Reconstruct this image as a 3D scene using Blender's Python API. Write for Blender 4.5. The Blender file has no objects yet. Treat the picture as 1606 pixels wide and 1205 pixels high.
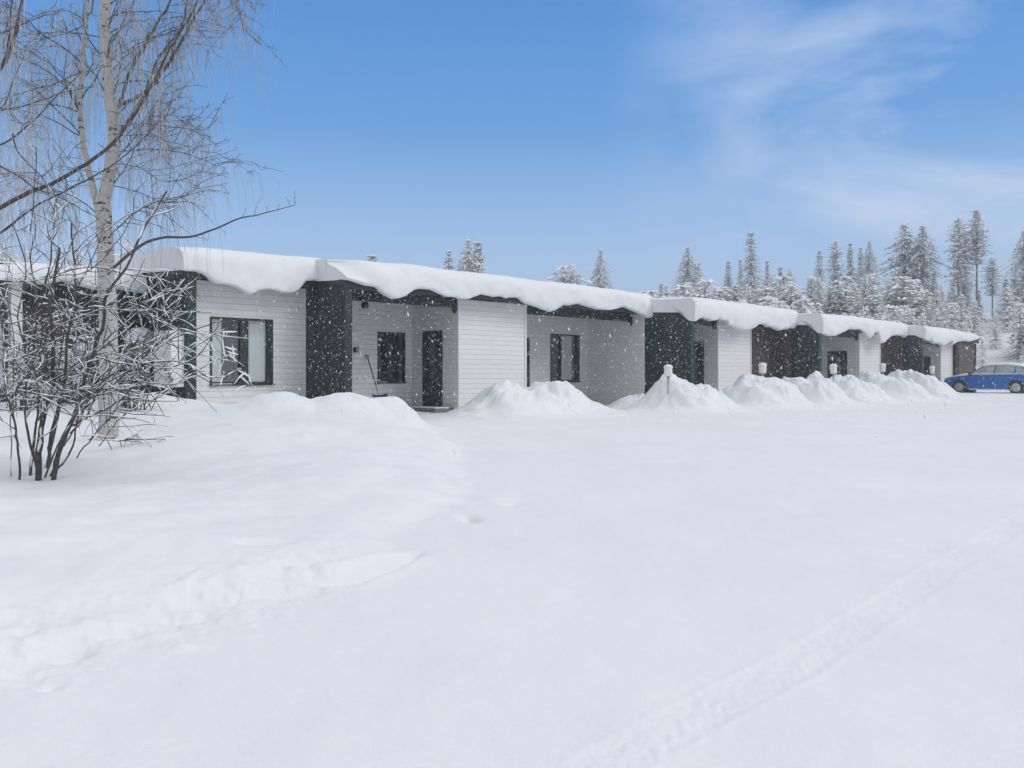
import bpy, math, random
import numpy as np
from mathutils import Vector, Matrix

# ------------------------------------------------------------------ basics
sc = bpy.context.scene
C = sc.collection
EYE = 1.35            # camera height
F = 1350.0            # focal length in photograph pixels (1606 wide)
CX, HY = 803.0, 588.0 # principal column, horizon row
SU, CU = 0.7211, 0.6928
ANG = math.atan2(SU, CU)

def W(x, y, Z):       # a photograph measurement at a chosen distance -> world point
    return Vector(((x-CX)/F*Z, Z, EYE+(HY-y)/F*Z))
def PB(s, D, z):      # building frame (s along the row, D away from the yard) -> world
    return Vector((CU*s - SU*D, SU*s + CU*D, z))
def s_of(x, D):
    k = (x-CX)/F
    return D*(SU+CU*k)/(CU-SU*k)
def h_of(x, y, D):
    s = s_of(x, D); Z = SU*s+CU*D
    return (HY-y)/F*Z

def tag(o, label=None, cat=None, group=None, kind=None):
    if label: o['label'] = label
    if cat: o['category'] = cat
    if group: o['group'] = group
    if kind: o['kind'] = kind
    return o
def empty(name, loc=(0,0,0), rz=0, label=None, cat=None, group=None):
    o = bpy.data.objects.new(name, None); C.objects.link(o)
    o.empty_display_size = .3
    o.location = loc; o.rotation_euler = (0,0,rz)
    return tag(o, label, cat, group)

class MB:
    def __init__(s): s.v=[]; s.f=[]
    def add(s, vs, fs):
        n=len(s.v); s.v += [tuple(p) for p in vs]; s.f += [tuple(i+n for i in f) for f in fs]
    def box(s, x0,x1,y0,y1,z0,z1):
        s.add([(x0,y0,z0),(x1,y0,z0),(x1,y1,z0),(x0,y1,z0),(x0,y0,z1),(x1,y0,z1),(x1,y1,z1),(x0,y1,z1)],
              [(0,3,2,1),(4,5,6,7),(0,1,5,4),(1,2,6,5),(2,3,7,6),(3,0,4,7)])
    def hexa(s, p):   # 8 points, bottom 4 then top 4
        s.add(p, [(0,3,2,1),(4,5,6,7),(0,1,5,4),(1,2,6,5),(2,3,7,6),(3,0,4,7)])
    def tube(s, pts, rad, n=6, cap=True):
        pts=[Vector(p) for p in pts]; m=len(pts)
        if m<2: return
        up=Vector((0.13,0.21,0.97)); vs=[]
        for i,p in enumerate(pts):
            d=(pts[min(i+1,m-1)]-pts[max(i-1,0)])
            if d.length<1e-9: d=Vector((0,0,1))
            d.normalize()
            a=d.cross(up)
            if a.length<.05: a=d.cross(Vector((1,0,0)))
            a.normalize(); b=d.cross(a)
            r=rad[i] if hasattr(rad,'__len__') else rad
            for k in range(n):
                t=2*math.pi*k/n
                vs.append(p+a*(r*math.cos(t))+b*(r*math.sin(t)))
        fs=[]
        for i in range(m-1):
            for k in range(n):
                k2=(k+1)%n
                fs.append((i*n+k,i*n+k2,(i+1)*n+k2,(i+1)*n+k))
        if cap and n>2:
            fs.append(tuple(range(n-1,-1,-1))); fs.append(tuple((m-1)*n+k for k in range(n)))
        s.add(vs,fs)
    def lathe(s, prof, c=(0,0,0), n=16, axis='z'):
        vs=[]
        for (r,z) in prof:
            for k in range(n):
                t=2*math.pi*k/n
                if axis=='z': vs.append((c[0]+r*math.cos(t),c[1]+r*math.sin(t),c[2]+z))
                else: vs.append((c[0]+r*math.cos(t),c[1]+z,c[2]+r*math.sin(t)))
        fs=[]
        for i in range(len(prof)-1):
            for k in range(n):
                k2=(k+1)%n
                fs.append((i*n+k,i*n+k2,(i+1)*n+k2,(i+1)*n+k))
        fs.append(tuple(range(n-1,-1,-1))); fs.append(tuple((len(prof)-1)*n+k for k in range(n)))
        s.add(vs,fs)
    def build(s, name, mat, parent=None, smooth=False, bevel=0, xf=None):
        me=bpy.data.meshes.new(name)
        vs = s.v if xf is None else [tuple(xf(p)) for p in s.v]
        me.from_pydata(vs,[],s.f); me.update()
        if smooth: me.shade_smooth()
        o=bpy.data.objects.new(name,me); C.objects.link(o)
        me.materials.append(mat)
        if parent: o.parent=parent
        if bevel:
            m=o.modifiers.new('b','BEVEL'); m.width=bevel; m.segments=2; m.limit_method='ANGLE'
        return o

def grid_mesh(name, V, nx, ny, mat, parent=None, wrap=False, smooth=True):
    """V: (ny,nx,3) array"""
    me=bpy.data.meshes.new(name)
    V=np.asarray(V,dtype=np.float32).reshape(-1,3)
    nf=(nx-(0 if wrap else 1))*(ny-1)
    j,i=np.meshgrid(np.arange(ny-1),np.arange(nx if wrap else nx-1),indexing='ij')
    i2=(i+1)%nx
    q=np.stack([j*nx+i,j*nx+i2,(j+1)*nx+i2,(j+1)*nx+i],-1).reshape(-1).astype(np.int32)
    me.vertices.add(len(V)); me.vertices.foreach_set('co',V.reshape(-1))
    me.loops.add(len(q)); me.loops.foreach_set('vertex_index',q)
    me.polygons.add(nf); me.polygons.foreach_set('loop_start',np.arange(0,nf*4,4,dtype=np.int32))
    me.polygons.foreach_set('use_smooth',np.full(nf,smooth))
    me.update(calc_edges=True); me.validate()
    o=bpy.data.objects.new(name,me); C.objects.link(o); me.materials.append(mat)
    if parent: o.parent=parent
    return o

# ------------------------------------------------------------------ noise
def _h(i,j,seed):
    n=(i.astype(np.int64)*374761393+j.astype(np.int64)*668265263+seed*1442695041)&0xffffffff
    n=((n^(n>>13))*1274126177)&0xffffffff
    n=((n^(n>>16))*2246822519)&0xffffffff
    return ((n^(n>>15))&0xffffff)/16777215.0
def vn(x,y,seed=0):
    x=np.asarray(x,float); y=np.asarray(y,float)
    i=np.floor(x); j=np.floor(y); u=x-i; v=y-j
    u=u*u*u*(u*(u*6-15)+10); v=v*v*v*(v*(v*6-15)+10)
    a=_h(i,j,seed);b=_h(i+1,j,seed);c=_h(i,j+1,seed);d=_h(i+1,j+1,seed)
    return (a*(1-u)+b*u)*(1-v)+(c*(1-u)+d*u)*v*1.0-0.5
def fbm(x,y,seed=0,o=4,g=.5):
    t=0;a=1.;c,s_=math.cos(.6),math.sin(.6)
    for k in range(o):
        t=t+a*vn(x,y,seed+k*17); x,y=(c*x-s_*y)*2.03+3.1,(s_*x+c*y)*2.03+7.7; a*=g
    return t
def sst(a,b,x):
    t=np.clip((x-a)/(b-a),0,1); return t*t*(3-2*t)

# ------------------------------------------------------------------ materials
def nm(name):
    m=bpy.data.materials.new(name); m.use_nodes=True
    nt=m.node_tree; b=nt.nodes['Principled BSDF']
    return m,nt,b
def N(nt,t,**kw):
    n=nt.nodes.new(t)
    for k,v in kw.items(): setattr(n,k,v)
    return n
def L(nt,a,b): nt.links.new(a,b)
def noise_node(nt,scale,detail=4,coord='Object',stretch=None,rough=.55):
    tc=N(nt,'ShaderNodeTexCoord'); n=N(nt,'ShaderNodeTexNoise'); n.inputs['Scale'].default_value=scale
    n.inputs['Detail'].default_value=detail; n.inputs['Roughness'].default_value=rough
    if stretch:
        mp=N(nt,'ShaderNodeMapping'); mp.inputs['Scale'].default_value=stretch
        L(nt,tc.outputs[coord],mp.inputs[0]); L(nt,mp.outputs[0],n.inputs['Vector'])
    else: L(nt,tc.outputs[coord],n.inputs['Vector'])
    return n
def ramp(nt,fac,stops):
    r=N(nt,'ShaderNodeValToRGB'); e=r.color_ramp.elements
    while len(e)<len(stops): e.new(.5)
    for el,(p,c) in zip(e,stops): el.position=p; el.color=(*c,1)
    L(nt,fac,r.inputs[0]); return r
def bump(nt,h,strength,dist,b):
    bm=N(nt,'ShaderNodeBump'); bm.inputs['Strength'].default_value=strength; bm.inputs['Distance'].default_value=dist
    L(nt,h,bm.inputs['Height']); L(nt,bm.outputs[0],b.inputs['Normal']); return bm
def simple(name,col,rough=.6,var=.12,scale=6,metal=0,bmp=0,spec=.4):
    m,nt,b=nm(name)
    n=noise_node(nt,scale)
    lo=tuple(c*(1-var) for c in col); hi=tuple(min(1,c*(1+var)) for c in col)
    r=ramp(nt,n.outputs[0],[(.3,lo),(.7,hi)]); L(nt,r.outputs[0],b.inputs['Base Color'])
    b.inputs['Roughness'].default_value=rough; b.inputs['Metallic'].default_value=metal
    b.inputs['Specular IOR Level'].default_value=spec
    if bmp: bump(nt,n.outputs[0],bmp,.02,b)
    return m
def snow_mat(name,col=(.83,.845,.875),fine=220.,fs=.25):
    m,nt,b=nm(name)
    n1=noise_node(nt,.35,3); n2=noise_node(nt,fine,2); n3=noise_node(nt,9,5,rough=.65)
    r=ramp(nt,n1.outputs[0],[(.3,tuple(c*.955 for c in col)),(.7,col)])
    n4=noise_node(nt,2.6,6,stretch=(1,.45,1),rough=.7); r4=ramp(nt,n4.outputs[0],[(.3,(.945,.95,.96)),(.65,(1,1,1))])
    mq=N(nt,'ShaderNodeMix',data_type='RGBA',blend_type='MULTIPLY'); mq.inputs[0].default_value=1
    L(nt,r.outputs[0],mq.inputs[6]); L(nt,r4.outputs[0],mq.inputs[7]); L(nt,mq.outputs[2],b.inputs['Base Color'])
    b.inputs['Roughness'].default_value=.75; b.inputs['Specular IOR Level'].default_value=.2
    b.inputs['Sheen Weight'].default_value=.05
    b1=N(nt,'ShaderNodeBump'); b1.inputs['Strength'].default_value=fs; b1.inputs['Distance'].default_value=.006
    L(nt,n2.outputs[0],b1.inputs['Height'])
    b2=N(nt,'ShaderNodeBump'); b2.inputs['Strength'].default_value=.35; b2.inputs['Distance'].default_value=.02
    L(nt,n3.outputs[0],b2.inputs['Height']); L(nt,b1.outputs[0],b2.inputs['Normal'])
    L(nt,b2.outputs[0],b.inputs['Normal'])
    return m
def board_mat(name,col,pitch=.137,vertical=False,groove=.55,var=.05,dusty=0.):
    m,nt,b=nm(name)
    tc=N(nt,'ShaderNodeTexCoord'); sp=N(nt,'ShaderNodeSeparateXYZ'); L(nt,tc.outputs['Object'],sp.inputs[0])
    def M(op,a,bb=None,c=None):
        n=N(nt,'ShaderNodeMath',operation=op)
        for i,x in enumerate((a,bb,c)):
            if x is None: continue
            if isinstance(x,(int,float)): n.inputs[i].default_value=x
            else: L(nt,x,n.inputs[i])
        return n.outputs[0]
    if vertical: pos=M('ADD',sp.outputs[0],sp.outputs[1])
    else: pos=sp.outputs[2]
    t=M('DIVIDE',pos,pitch); fr=M('FRACT',t); fl=M('FLOOR',t)
    g=M('LESS_THAN',fr,.085)
    wn=N(nt,'ShaderNodeTexWhiteNoise',noise_dimensions='1D'); L(nt,fl,wn.inputs['W'])
    n2=noise_node(nt,3,5,stretch=(1,1,6) if not vertical else (6,6,.6))
    v=M('MULTIPLY_ADD',wn.outputs[0],var,1-var/2)
    v2=M('MULTIPLY_ADD',n2.outputs[0],.22,.89)
    v=M('MULTIPLY',v,v2)
    v=M('MULTIPLY',v,M('SUBTRACT',1,M('MULTIPLY',g,groove)))
    mx=N(nt,'ShaderNodeVectorMath',operation='SCALE'); mx.inputs[0].default_value=col; L(nt,v,mx.inputs['Scale'])
    last=mx.outputs[0]
    if dusty:
        n3=noise_node(nt,38,3,rough=.7); r3=ramp(nt,n3.outputs[0],[(.56,(0,0,0)),(.72,(1,1,1))])
        k=M('MULTIPLY',r3.outputs[0],dusty)
        mm=N(nt,'ShaderNodeMix',data_type='RGBA'); L(nt,k,mm.inputs[0]); L(nt,last,mm.inputs[6]); mm.inputs[7].default_value=(.7,.72,.75,1)
        last=mm.outputs[2]
    L(nt,last,b.inputs['Base Color']); b.inputs['Roughness'].default_value=.65
    bump(nt,M('SUBTRACT',1,g),.6,.008,b)
    return m
def glass_mat(name,tint=(.96,.975,.97)):
    m,nt,b=nm(name); nt.nodes.remove(b); out=nt.nodes['Material Output']
    tr=N(nt,'ShaderNodeBsdfTransparent'); tr.inputs[0].default_value=(*tint,1)
    gl=N(nt,'ShaderNodeBsdfGlossy'); gl.inputs['Roughness'].default_value=.03; gl.inputs[0].default_value=(.9,.95,1,1)
    lw=N(nt,'ShaderNodeLayerWeight'); pw=N(nt,'ShaderNodeMath',operation='POWER'); L(nt,lw.outputs['Facing'],pw.inputs[0]); pw.inputs[1].default_value=4
    fr=N(nt,'ShaderNodeMath',operation='MULTIPLY_ADD'); L(nt,pw.outputs[0],fr.inputs[0]); fr.inputs[1].default_value=.8; fr.inputs[2].default_value=.10
    mx=N(nt,'ShaderNodeMixShader'); L(nt,fr.outputs[0],mx.inputs[0]); L(nt,tr.outputs[0],mx.inputs[1]); L(nt,gl.outputs[0],mx.inputs[2])
    L(nt,mx.outputs[0],out.inputs[0]); return m
def bark_mat(name,white,dark,thr=.56,stretch=(1.2,1.2,7),scale=5):
    m,nt,b=nm(name)
    n=noise_node(nt,scale,5,stretch=stretch,rough=.6); n2=noise_node(nt,25,3)
    r=ramp(nt,n.outputs[0],[(thr,white),(thr+.05,dark)]); 
    mm=N(nt,'ShaderNodeMix',data_type='RGBA',blend_type='MULTIPLY'); mm.inputs[0].default_value=.45
    L(nt,r.outputs[0],mm.inputs[6]); r2=ramp(nt,n2.outputs[0],[(.3,(.55,.53,.5)),(.65,(1,1,1))]); L(nt,r2.outputs[0],mm.inputs[7])
    L(nt,mm.outputs[2],b.inputs['Base Color']); b.inputs['Roughness'].default_value=.85
    bump(nt,n2.outputs[0],.4,.01,b); return m
def foliage_mat(name,dark,frost,share):
    m,nt,b=nm(name)
    g=N(nt,'ShaderNodeNewGeometry'); n=noise_node(nt,1.1,4)
    a=N(nt,'ShaderNodeMath',operation='MULTIPLY_ADD'); L(nt,n.outputs[0],a.inputs[0]); a.inputs[1].default_value=1.1
    L(nt,g.outputs['Random Per Island'],a.inputs[2])
    r=ramp(nt,a.outputs[0],[(.35+.9*(1-share),dark),(.62+.9*(1-share),frost)])
    L(nt,r.outputs[0],b.inputs['Base Color']); b.inputs['Roughness'].default_value=.9; b.inputs['Specular IOR Level'].default_value=.1
    return m

SNOW=snow_mat('snow_ground'); SNOWR=snow_mat('snow_roof',fine=120,fs=.15); SNOWH=snow_mat('snow_heap_mat',fine=90,fs=.3)
SNOWB=simple('snow_on_branches',(.84,.86,.89),.8,.04,20)
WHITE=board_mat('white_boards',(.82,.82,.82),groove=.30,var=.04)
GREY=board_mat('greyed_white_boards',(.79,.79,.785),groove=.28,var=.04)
TRIM=simple('white_trim',(.78,.78,.782),.55,.04)
GREEN=board_mat('dark_green_boards',(.017,.034,.032),pitch=.145,vertical=True,groove=.4,var=.25,dusty=.07)
BROWN=board_mat('brown_boards',(.080,.060,.049),pitch=.12,vertical=True,groove=.5,var=.3,dusty=.10)
DKGREEN=simple('dark_green_paint',(.020,.034,.033),.5,.15,8)
DARK=simple('dark_frame',(.028,.038,.038),.4,.15)
BLACK=simple('black_plastic',(.02,.02,.022),.5,.1)
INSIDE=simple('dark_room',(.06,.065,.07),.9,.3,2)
CURT=simple('curtain_cloth',(.66,.70,.675),.9,.06,3)
DOORM=simple('door_panel',(.030,.042,.050),.4,.15,5)
GLASS=glass_mat('window_glass')
METAL=simple('grey_metal',(.35,.36,.37),.4,.1,metal=.6)
PLAST=simple('white_plastic',(.82,.82,.80),.5,.04)
WOODG=simple('grey_deck_wood',(.20,.19,.18),.8,.2,12)
BIRCH=bark_mat('birch_bark',(.52,.50,.48),(.07,.06,.055),.57,(1.6,1.6,4.5),4.2)
LIMB=simple('dark_limb_bark',(.10,.085,.075),.9,.35,14,bmp=.4)
STEM=simple('shrub_bark',(.085,.075,.066),.9,.4,18,bmp=.4)
TWIG=simple('frosty_twigs',(.44,.44,.46),.9,.25,9)
TWIGD=simple('brown_twigs',(.20,.18,.17),.9,.3,9)
FROST=foliage_mat('frosted_needles',(.22,.25,.245),(.82,.85,.87),.80)
FROSTW=foliage_mat('snowy_needles',(.45,.48,.50),(.90,.91,.93),.92)
FROSTD=foliage_mat('dark_needles',(.07,.10,.085),(.50,.54,.54),.45)
PTRUNK=simple('pine_trunk',(.30,.28,.28),.9,.25,6)

# ------------------------------------------------------------------ terrain
TOE=[(-9.0,1.2),(-5.5,2.2),(-2.9,3.2),(-2.17,3.65),(-1.79,4.05),(-1.35,4.55),(-1.0,5.3),(-.73,6.4),(-.42,8.0),(-.40,9.8),(-.62,12.3),(-.95,14.8),(-1.45,17.0),(-2.2,18.6),(-4,21),(-12,27),(-40,40),(-60,0),(-20,-3)]
def sdist(X,Y,poly):
    d=np.full(X.shape,1e9); ins=np.zeros(X.shape,bool); n=len(poly)
    for a in range(n):
        x0,y0=poly[a]; x1,y1=poly[(a+1)%n]
        ex,ey=x1-x0,y1-y0
        t=np.clip(((X-x0)*ex+(Y-y0)*ey)/(ex*ex+ey*ey),0,1)
        d=np.minimum(d,np.hypot(X-x0-t*ex,Y-y0-t*ey))
        c=((y0>Y)!=(y1>Y))
        with np.errstate(divide='ignore',invalid='ignore'):
            xi=(x1-x0)*(Y-y0)/(y1-y0 if y1!=y0 else 1e-9)+x0
        ins^=(c&(X<xi))
    return np.where(ins,d,-d)
def pd(X,Y,pts):   # distance to an open polyline and position along it
    d=np.full(X.shape,1e9); tt=np.zeros(X.shape); acc=0
    for (x0,y0),(x1,y1) in zip(pts[:-1],pts[1:]):
        ex,ey=x1-x0,y1-y0; l=math.hypot(ex,ey)
        t=np.clip(((X-x0)*ex+(Y-y0)*ey)/(l*l),0,1)
        dd=np.hypot(X-x0-t*ex,Y-y0-t*ey)
        side=np.sign((X-x0)*ey-(Y-y0)*ex)
        m=dd<np.abs(d); d=np.where(m,dd*side,d); tt=np.where(m,acc+t*l,tt); acc+=l
    return d,tt
def gp(x,y,z=.06):
    Z=(EYE-z)*F/(y-HY); return ((x-CX)/F*Z,Z)
TRACK=[gp(900,1290),gp(948,1200),gp(1155,1094),gp(1243,1052),gp(1330,1000),gp(1430,941),gp(1581,845),gp(1700,770),gp(1850,715)]
def bump2(X,Y,cx,cy,rx,ry,rot=0):
    c,s_=math.cos(rot),math.sin(rot); dx,dy=X-cx,Y-cy
    u=(c*dx+s_*dy)/rx; v=(-s_*dx+c*dy)/ry
    return np.exp(-(u*u+v*v))
def ground(X,Y):
    X=np.asarray(X,float); Y=np.asarray(Y,float)
    R=np.hypot(X,Y)
    z=.42*(1-np.exp(-np.maximum(Y,0)/18))
    z+=.06*fbm(X*.22,Y*.22,3,3)*sst(2,9,R)+.012*fbm(X*1.6,Y*1.6,9,3)
    # rising forest slope beyond the yard
    z+=7.2*sst(56,104,R+2*vn(X*.06,Y*.06,5))+ .5*fbm(X*.08,Y*.08,8,3)*sst(60,80,R)
    z+=.15*np.exp(-(((X-22.5)/9)**2+((Y-39.5)/6)**2))
    # snow bank on the left
    wob=.35*vn(X*.9,Y*.9,21)+.14*vn(X*3.1,Y*3.1,22)
    d=sdist(X,Y,TOE)+wob*sst(-2,0,-X+.3)
    dd=np.maximum(d,0)
    nearf=sst(13,8,Y)
    edge=.03*sst(0,.28,d)*nearf*sst(-.2,-.7,X)
    bank=(.46-.11*nearf)*(1-np.exp(-dd/1.55))*sst(-.1,.5,d)
    z+=edge+bank
    # mounds on it
    m1=np.maximum(.40*bump2(X,Y,W(450,0,16.2).x,16.2,.95,1.0),np.maximum(.47*bump2(X,Y,W(550,0,16.6).x,16.6,1.15,1.1),.50*bump2(X,Y,W(615,0,16.9).x,16.9,.85,.9)))
    z+=(m1*1.05+.10*fbm(X*1.8,Y*1.8,33,3)*np.clip(m1*3,0,1))*sst(-.3,.7,d)
    z+=.0*X
    z+=.0*X
    A=W(245,628,17.5); z+=.27*bump2(X,Y,A.x,A.y,1.3,1.3)
    z-=.10*bump2(X,Y,W(370,0,19.0).x,19.0,1.2,.7)
    A=W(60,700,10.5); z-=.22*bump2(X,Y,A.x-1,A.y+2.2,2.2,1.5)
    rd,_t=pd(X,Y,[(-4.6,9.4),(-3.6,11.6),(-2.2,12.6),(-1.2,13.2)])
    z+=.13*np.exp(-(rd/1.3)**2)*sst(.1,1.2,d)
    z-=.24*bump2(X,Y,-7.2,10.2,2.4,2.0,.3)+.10*bump2(X,Y,-4.8,7.6,1.6,1.2)
    # large soft undulation of the bank
    z+=.10*fbm(X*.6,Y*.6,31,4)*sst(.2,1.5,d)+.03*fbm(X*2.2,Y*2.2,35,3)*sst(.2,1.0,d)
    # crumbled plough edge
    band=np.exp(-((d-.22)/.42)**2)*sst(-.65,-1.2,X)*sst(7,5,Y)
    lum=np.maximum(fbm(X*7,Y*7,41,3),-.12)
    z+=.042*band*lum
    z+=.03*band*np.maximum(fbm(X*15,Y*15,45,2)-.05,0)
    band2=np.exp(-((d-.15)/.3)**2)*sst(5,7,Y)*sst(16,12,Y)
    z+=.018*band2*fbm(X*3.3,Y*3.3,47,3)
    # an overhung hollow along the bank, and a few small dents
    cr=[gp(480,893,.22),gp(545,890,.2),gp(590,876,.2),gp(632,858,.2),gp(665,846,.2)]
    cd,ct=pd(X,Y,cr)
    tl=sum(math.hypot(b[0]-a[0],b[1]-a[1]) for a,b in zip(cr[:-1],cr[1:]))
    wd=.030+.05*np.sin(np.clip(ct/tl,0,1)*math.pi)
    z-=.11*np.exp(-(cd/wd)**2)*sst(0,.35,ct/tl+.01)*sst(1,.75,ct/tl)
    z+=.02*np.exp(-((np.abs(cd)-.13)/.08)**2)*sst(0,.3,ct/tl)*sst(1,.7,ct/tl)
    for (x,y,zz,rx,ry,dp) in [(410,830,.35,.17,.06,.07),(170,932,.3,.09,.04,.05),(195,945,.25,.08,.04,.06),(105,990,.2,.07,.06,.10),
                           (440,925,.15,.12,.03,.05),(300,965,.12,.12,.04,.04),(285,1012,.1,.05,.03,-.03),(80,1078,.08,.035,.02,.035),
                           (395,986,.08,.03,.02,-.02),(735,822,.1,.07,.16,.07),(35,945,.3,.04,.03,.03),(700,760,.2,.1,.3,.05),(1060,735,.1,.25,.15,.03),
                           (775,795,.1,.15,.12,-.03),(805,800,.1,.1,.1,.03)]:
        px,py=gp(x,y,zz); z-=dp*bump2(X,Y,px,py,rx,ry,.3)
    # narrow tyre track across the yard
    td,tt=pd(X,Y,TRACK)
    w=.095
    z-=.0028*sst(w+.03,w-.02,np.abs(td))
    tread=np.sin((tt+np.abs(td)*1.3)*math.pi*2/.075)*.5+.5
    z+=.0014*tread*sst(w,w-.02,np.abs(td))*(.4+1.1*vn(X*4,Y*4,61)+.4)
    z+=.0021*np.exp(-((np.abs(td)-w-.03)/.022)**2)*(1+1.4*vn(X*9,Y*9,63))
    z+=.006*fbm(X*30,Y*30,64,2)*np.exp(-(td/.16)**2)
    # older ruts, barely seen
    for off in (1.45,):
        z-=.006*sst(w+.08,w-.03,np.abs(td-off))
    # soft plough ridges in the yard
    z+=.010*vn(X*.5+Y*.9,Y*.22-X*.1,71)*sst(3,6,R)
    return z
def gz(x,y): return float(ground(np.array([x]),np.array([y]))[0])

def build_ground():
    a=np.concatenate([np.radians(np.linspace(-180,-52,70)[:-1]),np.radians(np.linspace(-52,46,900)),np.radians(np.linspace(46,180,70)[1:-1])])
    r=np.concatenate([np.linspace(.02,1.8,16)[:-1],np.geomspace(1.8,34,640),np.geomspace(34,700,150)[1:]])
    A,Rr=np.meshgrid(a,r)
    X=Rr*np.sin(A); Y=Rr*np.cos(A); Z=ground(X,Y)
    o=grid_mesh('snowy_ground',np.stack([X,Y,Z],-1),len(a),len(r),SNOW,wrap=True)
    # orientation: make normals face up
    me=o.data
    if me.polygons[len(me.polygons)//2].normal.z<0: me.flip_normals()
    tag(o,kind='structure')
build_ground()

# ------------------------------------------------------------------ row house
def interp(x,pts):
    return float(np.interp(x,[p[0] for p in pts],[p[1] for p in pts]))
CRT=[(-200,372),(0,398),(60,415),(150,425),(205,400),(250,388),(300,388),(400,397),(480,404),(545,408),(620,415),(700,424),(840,440),(1020,462.5),(1080,466),(1179,478),(1259,490),(1331,496.5),(1422,509),(1468,515),(1513.5,525),(1535,530)]
SLOPE=.055
class Unit:
    def __init__(u,name,label,s0,Df,T):
        u.s0=s0;u.Df=Df;u.T=T
        u.o=empty(name,PB(s0,Df,0),ANG,label,'house','units of the terraced row house')
        u.xf=lambda p:(p[0]-s0,p[1]-Df,p[2]+EYE)
    def box(u,name,mat,s0,s1,D0,D1,h0,h1,parent=None,bevel=0):
        m=MB(); m.box(s0,s1,D0,D1,h0,h1); return m.build(name,mat,parent or u.o,xf=u.xf,bevel=bevel)
    def put(u,name,mat,mb,parent=None,**k): return mb.build(name,mat,parent or u.o,xf=u.xf,**k)

def wall_open(s0,s1,D0,D1,h0,h1,ops):
    """wall along s with openings [(a,b,lo,hi)] sorted"""
    m=MB(); c=s0
    for (a,b,lo,hi) in ops:
        m.box(c,a,D0,D1,h0,h1)
        if lo>h0: m.box(a,b,D0,D1,h0,lo)
        m.box(a,b,D0,D1,hi,h1); c=b
    m.box(c,s1,D0,D1,h0,h1); return m
def wavy(m,a,b,D,lo,hi,n=26,amp=.009,per=.13):
    vs=[];fs=[]
    for i in range(n+1):
        s=a+(b-a)*i/n; d=D+amp*math.sin(2*math.pi*(s-a)/per)+amp*.5*math.sin(5.1*s)
        vs+= [(s,d,lo),(s,d,hi)]
    for i in range(n): fs.append((2*i,2*i+2,2*i+3,2*i+1))
    m.add(vs,fs)
def window(u,a,b,lo,hi,D,fw=.05,muls=(),curtains=(),dark=(),right=0):
    """frame set in the opening of a wall whose outer face is at D"""
    m=MB(); e=.003; d0,d1=D-.015,D+.09
    m.box(a+e,a+fw,d0,d1,lo+e,hi-e); m.box(b-fw-right,b-e,d0,d1,lo+e,hi-e)
    m.box(a+fw,b-fw-right,d0,d1,lo+e,lo+fw+.02); m.box(a+fw,b-fw-right,d0,d1,hi-fw,hi-e)
    for (p,q) in muls: m.box(p,q,d0+.004,d1-.004,lo+fw+.02,hi-fw)
    f=u.put('window',DARK,m)
    g=MB(); g.box(a+fw,b-fw-right,D+.045,D+.05,lo+fw+.02,hi-fw); u.put('pane',GLASS,g,f)
    if curtains:
        c=MB()
        for (p,q) in curtains: wavy(c,p,q,D+.082,lo+.02,hi-.02,n=max(8,int((q-p)/.018)))
        u.put('curtain',CURT,c,f,smooth=True)
    si=MB(); si.box(a-.02,b+.02,D-.06,D-.016,lo-.02,lo+.012); u.put('sill',DARK,si,f)
    sn=MB(); 
    sn.box(a+.35*(b-a)*.1,a+.33*(b-a),D-.058,D-.02,lo+.0125,lo+.03); u.put('sill_snow',SNOWB,sn,f,bevel=.006)
    return f
def side_door(u,s,D0,D1,lo,hi):
    """door in a wall facing towards -s at s; leaf between D0 and D1"""
    m=MB(); x0,x1=s-.03,s+.02
    m.box(x0,x1,D0-.05,D0,lo,hi+.05); m.box(x0,x1,D1,D1+.05,lo,hi+.05); m.box(x0,x1,D0,D1,hi,hi+.05); m.box(x0-.03,x1,D0,D1,lo-.03,lo)
    f=u.put('door',DARK,m)
    p=MB(); p.box(s-.012,s+.018,D0+.003,D1-.003,lo+.003,hi-.003); l=u.put('door_leaf',DOORM,p,f)
    g=MB(); g.box(s-.018,s-.0125,D0+.25,D1-.25,lo+.75,hi-.2); u.put('door_pane',GLASS,g,f)
    h=MB(); h.tube([(s-.012,D1-.09,lo+1.0),(s-.06,D1-.09,lo+1.0),(s-.06,D1-.21,lo+1.0)],.011,8); u.put('handle',METAL,h,f)
    return f

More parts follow.
